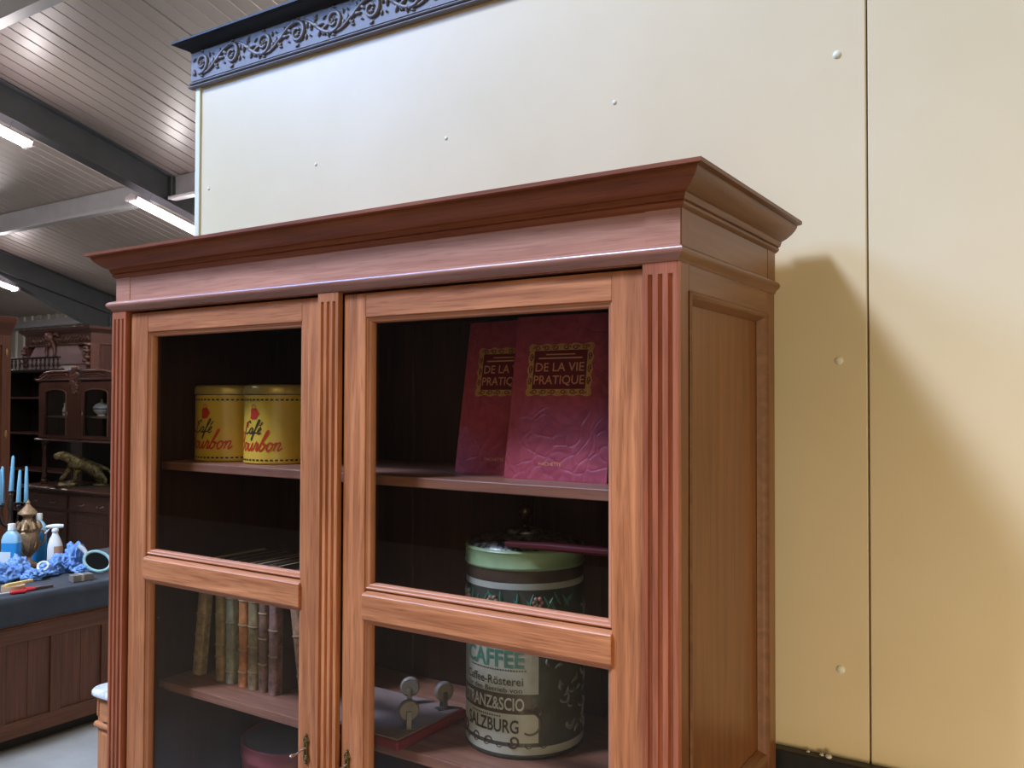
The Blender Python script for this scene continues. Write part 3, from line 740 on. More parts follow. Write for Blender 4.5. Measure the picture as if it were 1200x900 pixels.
# ------------------------------------------------------------------ red round box on the lower shelf
hb=thing('round_box','red round box with a grey lid on the lower shelf under the books','round box',(-1.075,.285,SH3))
build('drum',MB().lathe([(.118,0),(.120,.003),(.120,.138)],n=64),plain('red_box_paper',(128,44,56),.35,var=.1,scale=20),hb,smooth=True,ang=50)
build('lid',MB().lathe([(.1205,.128),(.1235,.129),(.1235,.133),(.1225,.135),(.1225,.158),(.1235,.160),(.122,.1625),(.118,.162),(.112,.158)],n=64),plain('red_box_rim',(146,70,78),.3,var=.1,scale=20),hb,smooth=True,ang=40)
build('lid_top',MB().lathe([(.114,.157),(.112,.1585),(.10,.160),(.05,.163),(1e-6,.164)],n=48),plain('grey_lid_paper',(120,124,128),.35,var=.15,scale=14),hb,smooth=True,ang=60)

# ------------------------------------------------------------------ crumbs on the black rail
M['crumb']=plain('white_crumb',(214,210,200),.7,var=.1,scale=200)
for k,(x,y,z,r) in enumerate(((.048,.487,1.078,.0035),(.073,.484,1.078,.0045),(.086,.480,1.078,.006))):
    m=MB().ball((0,0,r*.55),(r,r*.8,r*.6),8,6); m.v=[tuple(Vector(p)*(1+.35*noise.noise(Vector(p)*400+Vector((k,0,0))))) for p in m.v]
    o=build('plaster_crumb',m,M['crumb']); o.location=(x,y,z)
    tag(o,['tiny white plaster crumb on the black rail, nearest the oak cabinet','small white plaster crumb on the black rail, middle one of three','larger white plaster crumb on the black rail, farthest from the oak cabinet'][k],'crumb','plaster crumbs on the black rail')

# ================================================================== background: work table
TX=-3.93; TT=.755
ch=thing('panelled_counter','long dark oak panelled counter under a dark cloth with tools on top','counter',(-4.37,1.3,0))
def TC(m): return m.xf(Matrix.Translation((4.37,-1.3,0)))
Y0,Y1=-.30,2.42
m=MB().box(-4.86,TX-.03,Y0+.02,Y1-.02,.135,.74)
c0=build('carcass',TC(m),M['black_wood'],ch)
k=1.35-.275*6; ys=[]
OFF=(4.37,-1.3)
def tb_(b): return (b[0]+4.37,b[1]+4.37,b[2]-1.3,b[3]-1.3,b[4],b[5])
while k<Y1+.01: ys.append(k); k+=.275
each('stile',[tb_((TX-.022,TX,q-.054,q,.135,.53)) for q in ys if q-.054>Y0 and q<Y1],M['chest_v'],ch,bevel=.002,seg=1)
each('rail',[tb_(b) for b in ((TX-.024,TX+.001,Y0,Y1,.525,.60),(TX-.024,TX+.001,Y0,Y1,.062,.14),(-4.86,TX-.03,Y0,Y0+.02,.062,.60),(-4.86,TX-.03,Y1-.02,Y1,.062,.60))],M['chest_h'],ch,bevel=.002,seg=1)
pb_=[]
for k in ys: pb_+=[(TX-.026,TX-.012,k,k+.1095,.13,.53),(TX-.026,TX-.012,k+.1115,k+.221,.13,.53)]
each('panel_board',[tb_(b) for b in pb_ if b[2]>Y0 and b[3]<Y1],M['chest_v'],ch)
m=MB().prism([(0,.60),(.006,.602),(.010,.608),(.006,.614),(.012,.618),(.020,.63),(.02,.64),(0,.64)],lambda p:(TX+p[0],Y0,p[1]),lambda p:(TX+p[0],Y1,p[1]))
build('top_moulding',TC(m),M['chest_h'],ch,smooth=True,ang=30)
build('top',TC(MB().box(-4.88,TX+.012,Y0-.02,Y1+.02,.74,TT)),M['chest_h'],ch)
build('plinth',TC(MB().box(-4.84,TX-.06,Y0+.03,Y1-.03,0,.135)),M['black_wood'],ch)
# cloth
M['cloth']=plain('dark_grey_cloth',(62,68,78),.75,var=.12,scale=12,spec=.25)
cl=MB(); L=[]
for j in range(90):
    y=Y0-.05+(Y1-Y0+.1)*j/89; row=[]
    wob=.006*sin(y*9)+.004*sin(y*23+1)
    for i in range(16):
        x=-4.86+(TX+.012+4.86)*i/15; row.append((x,y,TT+.006+.002*noise.noise(Vector((x*6,y*6,0)))))
    for a in (20,45,70): row.append((TX+.014+.012*sin(R(a)),y,TT-.006+.012*cos(R(a))))
    for i in range(1,9): row.append((TX+.028+wob*i/8+.003*noise.noise(Vector((i*.4,y*7,3))),y,TT-.01-.120*i/8+.004*sin(y*5)*(i/8)))
    L.append(row)
cl.loops(L); cloth=build('table_cloth',cl,M['cloth'],smooth=True,ang=180)
s=cloth.modifiers.new('so','SOLIDIFY'); s.thickness=.003; s.offset=1
tag(cloth,'dark grey cloth spread over the panelled counter, hanging down its front','tablecloth')
TZ=TT+.0115
M['white_pl']=plain('white_plastic',(226,232,238),.35); M['blue_liq']=plain('blue_liquid_plastic',(48,140,214),.22,var=.05); M['blue_pale']=plain('pale_blue_plastic',(150,196,232),.25)
M['paper']=plain('paper_label',(206,222,238),.6); M['paper_w']=plain('label_print',(196,150,120),.6)
def bottle(loc,rz,h,w,d,label,lab=True):
    b=thing('cleaner_bottle',label,'bottle',loc,(0,0,rz),'blue cleaner bottles')
    def rr(s_,z,n=24):
        P=[]
        for i in range(n):
            a=2*pi*i/n; c_,q=cos(a),sin(a); e=.45
            P.append((w/2*s_[0]*math.copysign(abs(c_)**e,c_),d/2*s_[1]*math.copysign(abs(q)**e,q),z))
        return P
    build('liquid',MB().loops([rr((.94,.94),0),rr((1,1),.008),rr((1,1),h*.62)],closed=True,cap=True),M['blue_liq'],b,smooth=True,ang=50)
    build('shoulder',MB().loops([rr((1,1),h*.62),rr((1,1),h*.68),rr((.85,.9),h*.76),rr((.5,.7),h*.835),rr((.36,.55),h*.86),rr((.36,.55),h*.875)],closed=True,cap=True),M['blue_pale'],b,smooth=True,ang=60)
    build('cap',MB().lathe([(w*.17,h*.87),(w*.21,h*.875),(w*.21,h*.985),(w*.19,h),(1e-6,h)],n=20),M['white_pl'],b,smooth=True,ang=40)
    if lab: build('label',MB().box(-w/2-.0008,w*.12,-d/2-.0012,-d/2+.01,h*.04,h*.44),M['paper'],b)
    return b
bt=bottle((-4.5,1.385,TZ),R(35),.272,.095,.062,'blue cleaner bottle with a white label, in front of the bronze urn')
b2=bottle((-4.70,1.645,TZ),R(60),.288,.085,.058,'blue cleaner bottle without visible label, half behind the bronze urn',False)
# spray bottle
sp=thing('spray_bottle','white trigger spray bottle standing behind crumpled blue gloves','spray bottle',(-4.45,1.602,TZ),(0,0,R(56)))
build('body',MB().lathe([(.036,0),(.040,.004),(.040,.11),(.0375,.135),(.028,.165),(.017,.188),(.0145,.2),(.0145,.21)],n=28,sy=.75),M['white_pl'],sp,smooth=True,ang=60)
build('label',MB().loops([[(.0405*cos(a),.0405*.75*sin(a),z) for a in [R(-95+k*10) for k in range(15)]] for z in (.055,.125)]),M['paper_w'],sp,smooth=True)
m=MB().lathe([(.017,.205),(.018,.207),(.018,.222),(.013,.226)],n=20)
L=[]
for q in range(9):
    x=-.048+.090*q/8; hh=.0135*sqrt(max(.12,1-((q-4.6)/4.9)**2)); L.append([(x,.011*cos(a)*min(1,hh/.009),.236+hh*sin(a)) for a in [2*pi*k/12 for k in range(12)]])
m.loops(L,closed=True,cap=True); hd=build('spray_head',m,M['white_pl'],sp,smooth=True,ang=60)
build('trigger',MB().tube([(-.026,0,.230),(-.034,0,.218),(-.044,0,.205),(-.052,0,.197)],[.005,.0048,.0045,.004],8),M['white_pl'],hd,smooth=True)
# bronze urn
M['bronze']=plain('gilded_bronze',(150,124,96),.5,.35,var=.4,scale=60,bump=.5); M['dark_bronze']=plain('dark_bronze',(60,54,52),.4,.6,var=.3,scale=60)
ur=thing('bronze_urn','ornate gilded bronze urn with pointed lid between the blue cleaner bottles','urn',(-4.6,1.525,TZ))
m=MB().lathe([(.055,0),(.058,.006),(.052,.02),(.035,.03),(.022,.045),(.020,.06),(.030,.07),(.038,.085),(.052,.12),(.060,.165),(.062,.195),(.056,.205),(.060,.212),(.062,.218)],n=32)
build('vase',m,M['bronze'],ur,smooth=True,ang=40)
build('lid',MB().lathe([(.060,.218),(.05,.238),(.035,.252),(.026,.262),(.022,.285),(.034,.298),(.050,.305),(.048,.315),(.034,.33),(.02,.345),(.010,.36),(.012,.368),(.006,.38),(1e-6,.385)],n=32),M['bronze'],ur,smooth=True,ang=40)
m=MB()
for k in range(10):
    a=2*pi*k/10; m.tube([(.056*cos(a),.056*sin(a),.20),(.068*cos(a),.068*sin(a),.225),(.06*cos(a),.06*sin(a),.25),(.05*cos(a),.05*sin(a),.262)],[.004,.011,.009,.003],7)
    m.tube([(.036*cos(a+.3),.036*sin(a+.3),.08),(.056*cos(a+.3),.056*sin(a+.3),.11),(.064*cos(a+.3),.064*sin(a+.3),.15)],[.003,.008,.003],6)
build('leaf_ornament',m,M['bronze'],ur,smooth=True)
for s_ in (-1,1):
    build('handle',MB().tube([(.058*s_,0,.12),(.085*s_,0,.14),(.09*s_,0,.18),(.075*s_,0,.205),(.06*s_,0,.2)],.006,8).xf(Matrix.Rotation(R(60),4,'Z')),M['bronze'],ur,smooth=True)
# candelabrum and its candles
M['candle']=plain('blue_wax',(122,186,228),.4)
CC=(-4.74,1.50)
cd=thing('candelabrum','dark bronze five-armed candelabrum holding pale blue candles on the counter','candelabrum',(CC[0],CC[1],TZ))
build('stem',MB().lathe([(.065,0),(.068,.008),(.055,.02),(.03,.035),(.018,.06),(.024,.09),(.016,.12),(.012,.17),(.022,.2),(.028,.22),(.014,.25),(.011,.31),(.02,.34),(.012,.37),(.010,.40)],n=24),M['dark_bronze'],cd,smooth=True,ang=50)
cands=[(-4.685,1.409,1.128,.205,'pale blue candle at the outer end of the candelabrum, cut by the photo edge'),(-4.79,1.476,1.125,.215,'pale blue candle on the arm between the end candle and the tall central one'),(-4.74,1.502,1.197,.206,'tallest pale blue candle, on the raised centre of the candelabrum'),(-4.68,1.512,1.134,.19,'short pale blue candle just beyond the tall central one'),(-4.74,1.588,1.122,.215,'pale blue candle at the candelabrum arm closest to the bronze urn lid')]
for k,(x,y,z,h,lb) in enumerate(cands):
    x0,y0,zb=x-CC[0],y-CC[1],z-TZ
    rr=sqrt(x0*x0+y0*y0)
    if rr>.01: 
        am=build('arm',MB().tube([(0,0,.25),(x0*.4,y0*.4,.225),(x0*.8,y0*.8,.25),(x0,y0,.29),(x0,y0,zb-.02)],.0055,8),M['dark_bronze'],cd,smooth=True)
    else: am=build('arm',MB().tube([(0,0,.39),(x0,y0,zb-.02)],.008,8),M['dark_bronze'],cd,smooth=True)
    build('candle_cup',MB().lathe([(.006,-.03),(.014,-.022),(.010,-.012),(.021,-.004),(.022,0),(.014,.0),(.013,-.003)],(x0,y0,zb),16),M['dark_bronze'],am,smooth=True,ang=50)
    m=MB().lathe([(.0115,0),(.0125,.003),(.0105,h*.6),(.0075,h-.008),(.004,h-.001),(1e-6,h)],n=16)
    o=build('candle',m,M['candle'],smooth=True,ang=60); o.location=(x,y,z-.003)
    if k in (2,3): o.rotation_euler=(R(-1.5),R(1.5),0)
    build('wick',MB().tube([(0,0,h-.001),(.0005,.0005,h+.005)],.0007,5),M['dark_bronze'],o)
    tag(o,lb,'candle','pale blue candles on the candelabrum')
# crumpled blue gloves / cloths
M['blue_glove']=plain('blue_nitrile',(106,150,218),.45,var=.12,scale=30)
def crumple(loc,r,seed,label,hz=1.0):
    me=bpy.data.meshes.new('glove'); bm=bmesh.new(); bmesh.ops.create_icosphere(bm,subdivisions=5,radius=1)
    so=Vector((seed*7.3,seed*3.1,seed*1.7))
    for v in bm.verts:
        p=v.co.copy(); n1=noise.noise(p*1.6+so); n2=1-abs(noise.noise(p*2.8+so))*2; n3=1-abs(noise.noise(p*6+so))*2
        k=.72+.42*n1+.26*n2+.10*n3
        q=p*k; v.co=Vector((q.x*r[0],q.y*r[1],max(0,(q.z*.75+.38))*r[2]*hz))
    bm.to_mesh(me); bm.free(); me.materials.append(M['blue_glove'])
    o=bpy.data.objects.new('crumpled_glove',me); COL.objects.link(o); o.location=loc
    for p in me.polygons: p.use_smooth=True
    # a few stray fingers
    m=MB()
    rng=random.Random(seed)
    for k in range(4):
        a=rng.random()*2*pi; P=[]
        for i in range(7):
            q=i/6; P.append((r[0]*(.55+.55*q)*cos(a+.5*q),r[1]*(.55+.55*q)*sin(a+.5*q),r[2]*(.35+.35*sin(pi*q)*rng.uniform(.4,1))))
        m.tube(P,[.013*(1-.25*i/6)*(.75+.25*sin(i*2.3+k)) for i in range(7)],8,flat=(.6,1.2))
    build('glove_finger',m,M['blue_glove'],o,smooth=True)
    tag(o,label,'glove','crumpled blue gloves'); return o
crumple((-4.30,1.235,TZ),(.065,.075,.085),1,'crumpled blue glove heap at the outer end, in front of the labelled bottle')
crumple((-4.33,1.335,TZ),(.075,.07,.105),2,'crumpled blue glove with a dark fold, below the bronze urn')
crumple((-4.22,1.36,TZ),(.055,.055,.05),3,'flat crumpled blue glove behind the masking tape')
crumple((-4.27,1.455,TZ),(.06,.055,.055),4,'crumpled blue glove under the white ring')
crumple((-4.30,1.535,TZ),(.06,.06,.09),5,'crumpled blue glove in front of the spray bottle')
crumple((-4.28,1.615,TZ),(.065,.06,.145),6,'tallest peaked crumpled blue glove beside the spray bottle')
crumple((-4.15,1.60,TZ),(.045,.05,.05),7,'small crumpled blue glove behind the grey block')
# white ring, masking tape, yellow stick, pliers, block, magnifier
o=build('plastic_ring',MB().tube([(.026*cos(2*pi*k/20),.026*sin(2*pi*k/20),0) for k in range(20)],.006,8,closed=True),M['white_pl'],smooth=True); o.location=(-4.25,1.425,TZ+.058); o.rotation_euler=(R(35),R(40),0)
tag(o,'white plastic ring lying on the crumpled blue gloves','ring')
tp=thing('masking_tape','beige masking tape roll lying flat under a yellow stick','tape roll',(-4.03,1.155,TZ))
build('roll',MB().lathe([(.032,0),(.052,0),(.053,.001),(.053,.027),(.052,.028),(.032,.028)],n=36),plain('beige_tape',(176,148,120),.6),tp,smooth=True,ang=40)
build('core',MB().lathe([(.032,0),(.032,.028),(.029,.028),(.029,0)],n=36),plain('tape_core',(150,128,104),.7),tp,smooth=True,ang=40)
o=build('yellow_stick',MB().box(-.009,.009,-.072,.072,0,.012),plain('yellow_wood',(226,206,136),.5),bevel=.002); o.location=(-4.03,1.185,TZ+.0285); o.rotation_euler=(0,0,R(8))
tag(o,'pale yellow wooden stick resting across the masking tape roll','stick')
pr_=thing('red_pliers','red-handled pliers lying at the edge of the dark cloth','pliers',(-3.965,1.23,TZ+.007),(0,0,R(-12)))
M['red_grip']=plain('red_grip',(190,44,56),.4); M['tool_steel']=plain('tool_steel',(96,84,80),.35,.8)
for s_ in (-1,1): build('handle',MB().tube([(0,.02,0),(s_*.016,-.02,0),(s_*.018,-.06,0),(s_*.010,-.10,0)],[.006,.0075,.0075,.006],8),M['red_grip'],pr_,smooth=True)
build('jaw',MB().lathe([(.013,-.006),(.016,-.004),(.016,.004),(.013,.006)],n=18).prism([(-.012,0),(.012,0),(.010,.04),(.004,.075),(-.004,.075),(-.010,.04)],lambda p:(p[0],p[1]+.01,-.006),lambda p:(p[0],p[1]+.01,.006)),M['tool_steel'],pr_,bevel=.001,seg=1)
sd=thing('screwdriver','white-bladed screwdriver with a red handle beside the pliers','screwdriver',(-3.955,1.10,TZ+.008),(0,0,R(-20)))
build('handle',MB().lathe([(.004,0),(.010,.006),(.011,.02),(.009,.04),(.011,.06),(.008,.07)],n=14).xf(Matrix.Rotation(-pi/2,4,'X')),M['red_grip'],sd,smooth=True,ang=50)
build('blade',MB().tube([(0,0,0),(0,-.07,0),(0,-.085,0)],[.004,.004,.0025],8),plain('pale_metal',(206,212,220),.3,.3),sd,smooth=True)
bk=thing('sanding_block','grey sanding block with pale stripe on the edge of the dark cloth','block',(-3.99,1.487,TZ),(0,0,R(-8)))
build('block',MB().box(-.03,.03,-.052,.052,0,.034),plain('grey_block',(112,108,104),.7,var=.15,scale=60),bk,bevel=.002)
build('strap',MB().box(-.0308,.0308,-.010,.004,-.0002,.0348),plain('pale_strap',(170,164,156),.6),bk)
ov=thing('hand_magnifier','oval magnifier with pale turquoise rim leaning at the counter end by the oak cabinet','magnifier',(-4.1,1.645,TZ),(0,0,R(0)))
# ring facing the viewer, tilted
A=Matrix.Translation((0,.0,.066))@Matrix.Rotation(R(57),4,'Z')@Matrix.Rotation(R(-24),4,'X')@Matrix.Rotation(R(28),4,'Y')
m=MB().tube([(.070*cos(2*pi*k/36),0,.052*sin(2*pi*k/36)) for k in range(36)],.0085,10,closed=True).xf(A)
build('rim',m,plain('turquoise_rim',(150,196,206),.25),ov,smooth=True)
m=MB().lathe([(1e-6,-.002),(.066,-.0015),(.066,.0015),(1e-6,.002)],n=36,sy=.75).xf(A@Matrix.Rotation(pi/2,4,'X'))
build('lens',m,plain('dark_lens',(14,18,22),.06),ov,smooth=True,ang=50)
build('handle',MB().tube([(-.07,0,.015),(-.095,0,.03),(-.13,0,.04)],[.010,.013,.011],10).xf(A),plain('pale_handle',(190,200,214),.35),ov,smooth=True)

# ================================================================== nightstand with marble top
ns=thing('bedside_cabinet','small light wood bedside cabinet with white marble top beside the oak cabinet','bedside cabinet',(-2.17,.79,0))
def N(m): return m.xf(Matrix.Translation((2.17,-.79,0)))
NX0,NX1,NY0,NY1=-2.405,-1.93,.612,.97
def rrect(x0,x1,y0,y1,r,z,n=6):
    P=[]
    for (cx_,cy_,a0) in ((x1-r,y0+r,-90),(x1-r,y1-r,0),(x0+r,y1-r,90),(x0+r,y0+r,180)):
        for i in range(n+1): a=R(a0+90*i/n); P.append((cx_+r*cos(a),cy_+r*sin(a),z))
    return P
e=.028
m=MB().loops([rrect(NX0-e+.004,NX1+e-.004,NY0-e+.004,NY1,.05,.700),rrect(NX0-e,NX1+e,NY0-e,NY1,.05,.704),rrect(NX0-e,NX1+e,NY0-e,NY1,.05,.716),rrect(NX0-e+.004,NX1+e-.004,NY0-e+.004,NY1,.05,.722)],closed=True,cap=True)
build('marble_top',N(m),M['marble'],ns,smooth=True,ang=50)
build('body',N(MB().box(NX0,NX1,NY0,NY1,.06,.700)),M['night_v'],ns,bevel=.004)
build('drawer',N(MB().box(NX0+.03,NX1-.03,NY0-.010,NY0+.01,.615,.690)),M['night_h'],ns,bevel=.004)
m=MB().loops([[(x,y,z) for x,y,z in rrect(NX0-o,NX1+o,NY0-o,NY1,.012,zz)] for o,zz in ((.001,.586),(.010,.590),(.013,.598),(.010,.606),(.001,.610))],closed=True,cap=True)
build('waist_moulding',N(m),M['night_h'],ns,smooth=True,ang=50)
m=MB().box(NX0+.035,NX1-.035,NY0-.008,NY0+.01,.10,.575)
dd=build('door',N(m),M['night_v'],ns,bevel=.003)
build('door_panel',N(MB().box(NX0+.075,NX1-.075,NY0-.013,NY0,.15,.535)),M['night_v'],dd,bevel=.005)
build('knob',N(MB().ball((NX1-.055,NY0-.02,.36),.012,12,8)),M['brass'],dd,smooth=True)
m=MB()
for zc in range(8): m.ball((NX0+.004,NY0+.002,.63+.008*zc),.007,8,6)
build('corner_carving',N(m),M['night_v'],ns,smooth=True)
for x,y in ((NX0+.03,NY0+.03),(NX1-.03,NY0+.03),(NX0+.03,NY1-.03),(NX1-.03,NY1-.03)): build('foot',N(MB().lathe([(.02,0),(.028,.02),(.022,.045),(.026,.06)],(x,y,0),16)),M['night_v'],ns,smooth=True)

# ================================================================== dark carved buffet with glazed arched doors
bf=thing('dark_buffet','dark oak two-tier buffet with arched glazed doors above an open niche','buffet',(-7.485,3.7,0))
def B(m): return m.xf(Matrix.Translation((7.485,-3.7,0)))
X0,X1=-8.15,-6.82; YF=3.5; YBk=3.95
# lower tier
build('base',B(MB().box(-8.26,-6.71,3.44,3.98,.08,.862)),M['dark_h'],bf,bevel=.006)
build('plinth',B(MB().box(-8.28,-6.69,3.43,3.98,0,.08)),M['dark_h'],bf,bevel=.004)
build('slab',B(MB().prism([(3.40,.895),(3.39,.888),(3.395,.878),(3.41,.874),(3.405,.868),(3.43,.862),(3.99,.862),(3.99,.9),(3.405,.9)],lambda p:(-8.31,p[0],p[1]),lambda p:(-6.66,p[0],p[1]))),M['dark_h'],bf,bevel=.002,seg=1)
for k in range(2):
    a=-8.22+k*.76; d=build('drawer',B(MB().box(a,a+.71,3.425,3.45,.70,.83)),M['dark_h'],bf,bevel=.006)
    for q in (.2,.5): build('drawer_pull',B(MB().tube([(a+q-.045,3.424,.765),(a+q-.03,3.405,.755),(a+q+.03,3.405,.755),(a+q+.045,3.424,.765)],.005,8)),M['castor_br'],d,smooth=True)
    d=build('door',B(MB().box(a,a+.71,3.425,3.45,.11,.67)),M['dark_v'],bf,bevel=.006)
    build('door_panel',B(MB().box(a+.09,a+.62,3.415,3.43,.19,.59)),M['dark_v'],d,bevel=.012,seg=2)
# niche back and turned posts
build('niche_back',B(MB().box(X0,X1,YBk,YBk+.02,.9,1.34)),M['black_wood'],bf)
for x in (X0+.05,X1-.05):
    build('post',B(MB().lathe([(.035,.9),(.035,.94),(.022,.95),(.03,.98),(.018,1.02),(.026,1.12),(.018,1.22),(.03,1.27),(.022,1.29),(.035,1.3),(.035,1.34)],(x,3.54,0),20)),M['dark_v'],bf,smooth=True,ang=50)
# upper tier carcass
m=MB().box(X0,X1,YBk-.01,YBk+.02,1.33,1.93).box(X0,X0+.02,YF,YBk,1.33,1.93).box(X1-.02,X1,YF,YBk,1.33,1.93).box(X0,X1,YF,YBk,1.33,1.352).box(X0,X1,YF,YBk,1.905,1.93)
build('upper_case',B(m),M['dark_v'],bf,bevel=.002,seg=1)
build('upper_shelf',B(MB().box(X0+.02,X1-.02,3.56,YBk-.01,1.555,1.572)),plain('shelf_edge',(92,70,60),.4),bf)
build('lower_moulding',B(MB().prism([(3.5,1.33),(3.475,1.335),(3.47,1.345),(3.48,1.352),(3.5,1.355)],lambda p:(X0-.02,p[0],p[1]),lambda p:(X1+.02,p[0],p[1]))),M['dark_h'],bf,smooth=True,ang=30)
def arched_door(a,b,o0,o1):
    zb,zt,sp_=1.36,1.90,1.788; oz0,oz1=1.397,1.83
    arc=[(o0,oz0),(o1,oz0)]+[((o0+o1)/2+(o1-o0)/2*cos(R(k)),sp_+(oz1-sp_)*sin(R(k))) for k in range(0,181,12)]
    n=len(arc); outer=[]
    for (x,z) in arc:  # match an outer rectangle point for each opening point
        dx=x-(o0+o1)/2; dz=z-(oz0+oz1)/2
        if z>sp_-1e-6:
            ang=atan2((z-sp_)/(oz1-sp_),dx/((o1-o0)/2)); t_=ang/pi
            if t_<.25: outer.append((b,sp_+(zt-sp_)*t_/.25))
            elif t_>.75: outer.append((a,sp_+(zt-sp_)*(1-t_)/.25))
            else: outer.append((b+(a-b)*(t_-.25)/.5,zt))
        else: outer.append((a if x<(o0+o1)/2 else b,zb))
    m=MB(); y0,y1=YF-.02,YF-.002
    vs=[(x,y0,z) for x,z in outer]+[(x,y0,z) for x,z in arc]+[(x,y1,z) for x,z in outer]+[(x,y1,z) for x,z in arc]
    fs=[]
    for i in range(n):
        j=(i+1)%n; fs+=[(i,j,n+j,n+i),(2*n+i,3*n+i,3*n+j,2*n+j),(i,2*n+i,2*n+j,j),(n+i,n+j,3*n+j,3*n+i)]
    m.add(vs,fs); d=build('glazed_door',B(m),M['dark_v'],bf,bevel=.003)
    m=MB(); m.tube([(x,y0-.001,z) for x,z in arc],.006,6,closed=True); build('door_bead',B(m),M['dark_carve'],d,smooth=True)
    build('door_pane',B(MB().prism(arc,lambda p:(p[0],YF-.010,p[1]),lambda p:(p[0],YF-.007,p[1]))),M['glass'],d)
    build('door_lock',B(MB().ball((b-.025 if a<-7.6 else a+.025,y0-.004,1.6),(.006,.005,.02),10,8)),M['steel_key'],d,smooth=True)
arched_door(-8.10,-7.585,-8.005,-7.634); arched_door(-7.385,-6.87,-7.335,-6.955)
build('centre_stile',B(MB().box(-7.583,-7.387,YF-.022,YF,1.36,1.93)),M['dark_v'],bf,bevel=.003)
m=MB(); random.seed(5)
for k in range(40):
    z=1.79+.25*random.random(); w=.055*(1 if z>1.9 else .45+.55*(z-1.79)/.11); x=-7.485+w*(random.random()*2-1); m.ball((x,YF-.026,z),(.014+.01*random.random(),.012,.016),8,6)
for k in range(6): m.tube([(-7.485+.05*cos(q*.7+k),YF-.03,1.83+k*.035+.016*sin(q*.9)) for q in range(8)],.007,6)
build('carved_drop',B(m),M['dark_carve'],bf,smooth=True)
# shaped pediment
m=MB()
for sg in (-1,1):
    c_=-7.485; P=[]
    poly=[(.10,1.93),(.10,2.00),(.40,2.00)]+[(.40+.22*sin(R(k)),2.00-.07*(1-cos(R(k)))) for k in range(10,91,10)]+[(.655,1.93)]
    m.prism([(c_+sg*x,z) for x,z in poly],lambda p:(p[0],YF-.012,p[1]),lambda p:(p[0],YF+.05,p[1]))
build('pediment',B(m),M['dark_h'],bf,bevel=.003)
m=MB()
for sg in (-1,1):
    c_=-7.485
    P=[(c_+sg*.10,2.0),(c_+sg*.40,2.0)]+[(c_+sg*(.40+.22*sin(R(k))),2.00-.07*(1-cos(R(k)))) for k in range(10,91,10)]
    m.tube([(x,YF-.018,z) for x,z in P],.011,6)
    P=[(c_+sg*.14,1.945),(c_+sg*.16,1.975),(c_+sg*.38,1.975),(c_+sg*.45,1.955),(c_+sg*.48,1.945)]
    m.tube([(x,YF-.014,z) for x,z in P],.007,6)
    for k in range(7): m.ball((c_+sg*(.47+.024*k),YF-.014,1.985-.009*k),(.012,.01,.010),8,6)
build('pediment_carving',B(m),M['dark_carve'],bf,smooth=True)
build('top_moulding',B(MB().prism([(3.5,1.905),(3.47,1.915),(3.465,1.925),(3.475,1.932),(3.96,1.932),(3.96,1.905)],lambda p:(X0-.015,p[0],p[1]),lambda p:(X1+.015,p[0],p[1]))),M['dark_h'],bf,bevel=.002)
# porcelain
M['porc']=plain('white_porcelain',(240,243,248),.18); M['porc_b']=plain('blue_decor',(120,140,186),.25)
tu=thing('porcelain_tureen','white lidded porcelain tureen behind the arched glass door of the dark buffet','tureen',(-7.405,3.70,1.572))
build('bowl',MB().lathe([(a*.78,b) for a,b in [(.05,0),(.055,.006),(.045,.015),(.07,.03),(.095,.055),(.10,.075),(.098,.08)]],n=32),M['porc'],tu,smooth=True,ang=50)
build('lid',MB().lathe([(a*.78,b) for a,b in [(.101,.08),(.095,.092),(.07,.115),(.04,.128),(.015,.135),(.010,.142),(.016,.152),(.008,.165),(1e-6,.168)]],n=32),M['porc'],tu,smooth=True,ang=50)
build('rim_band',MB().lathe([(a*.78,b) for a,b in [(.1005,.066),(.1018,.068),(.1025,.076),(.1005,.078)]],n=32),M['porc_b'],tu,smooth=True)
cu_=thing('porcelain_vase','slim white porcelain vase behind the other arched door of the dark buffet','vase',(-8.0,3.68,1.572))
build('body',MB().lathe([(.018,0),(.02,.004),(.026,.03),(.024,.06),(.012,.09),(.010,.11),(.016,.125),(.012,.124),(1e-6,.10)],n=24),M['porc'],cu_,smooth=True,ang=60)
build('blue_band',MB().lathe([(.0255,.025),(.0265,.028),(.0262,.036),(.0248,.04)],n=24),M['porc_b'],cu_,smooth=True)
di=thing('porcelain_dish','white and blue oval dish lying on the flat top of the dark buffet','dish',(-7.72,3.56,1.932))
build('dish',MB().lathe([(.05,0),(.055,.004),(.06,.10),(.095,.118),(.10,.124),(.094,.124),(.055,.11),(1e-6,.105)],n=32,sy=.7),M['porc'],di,smooth=True,ang=60)
build('blue_motif',MB().ball((.05,-.028,.085),(.018,.016,.014),10,8),M['porc_b'],di,smooth=True)

# ------------------------------------------------------------------ panther statue: one continuous skinned body on a rock base
M['panther']=None
t=NT('patinated_bronze'); f=t.noise(t.coords((1,1,1)),28,5,.7,1.0); t.set(t.ramp(f,[(.38,s2l((58,54,38))),(.62,s2l((150,140,98)))]),.42,.35); t.bump(f,.5,.01); M['panther']=t.m
st=thing('panther_statue','bronze panther statue standing on a rock base in the niche of the dark buffet','statue',(-7.56,3.60,.9),(0,0,R(56)))
k_=.00106
def ps(x,z,y=0): return ((x-700)*k_, y, (640-z)*k_)
V=[ps(810,480),ps(740,440),ps(670,410),ps(610,385),ps(555,362),ps(505,350),ps(468,362)]   # hip, mid, shoulder, neck, skull, brow, muzzle
RR=[.050,.050,.058,.042,.040,.034,.020]
E=[(i,i+1) for i in range(6)]
def limb(root,pts,rad):
    prev=root
    for p,r in zip(pts,rad): V.append(p); RR.append(r); E.append((prev,len(V)-1)); prev=len(V)-1
limb(2,[ps(655,470,-.035),ps(662,520,-.042),ps(650,572,-.042),ps(628,588,-.042)],[.034,.023,.018,.020])
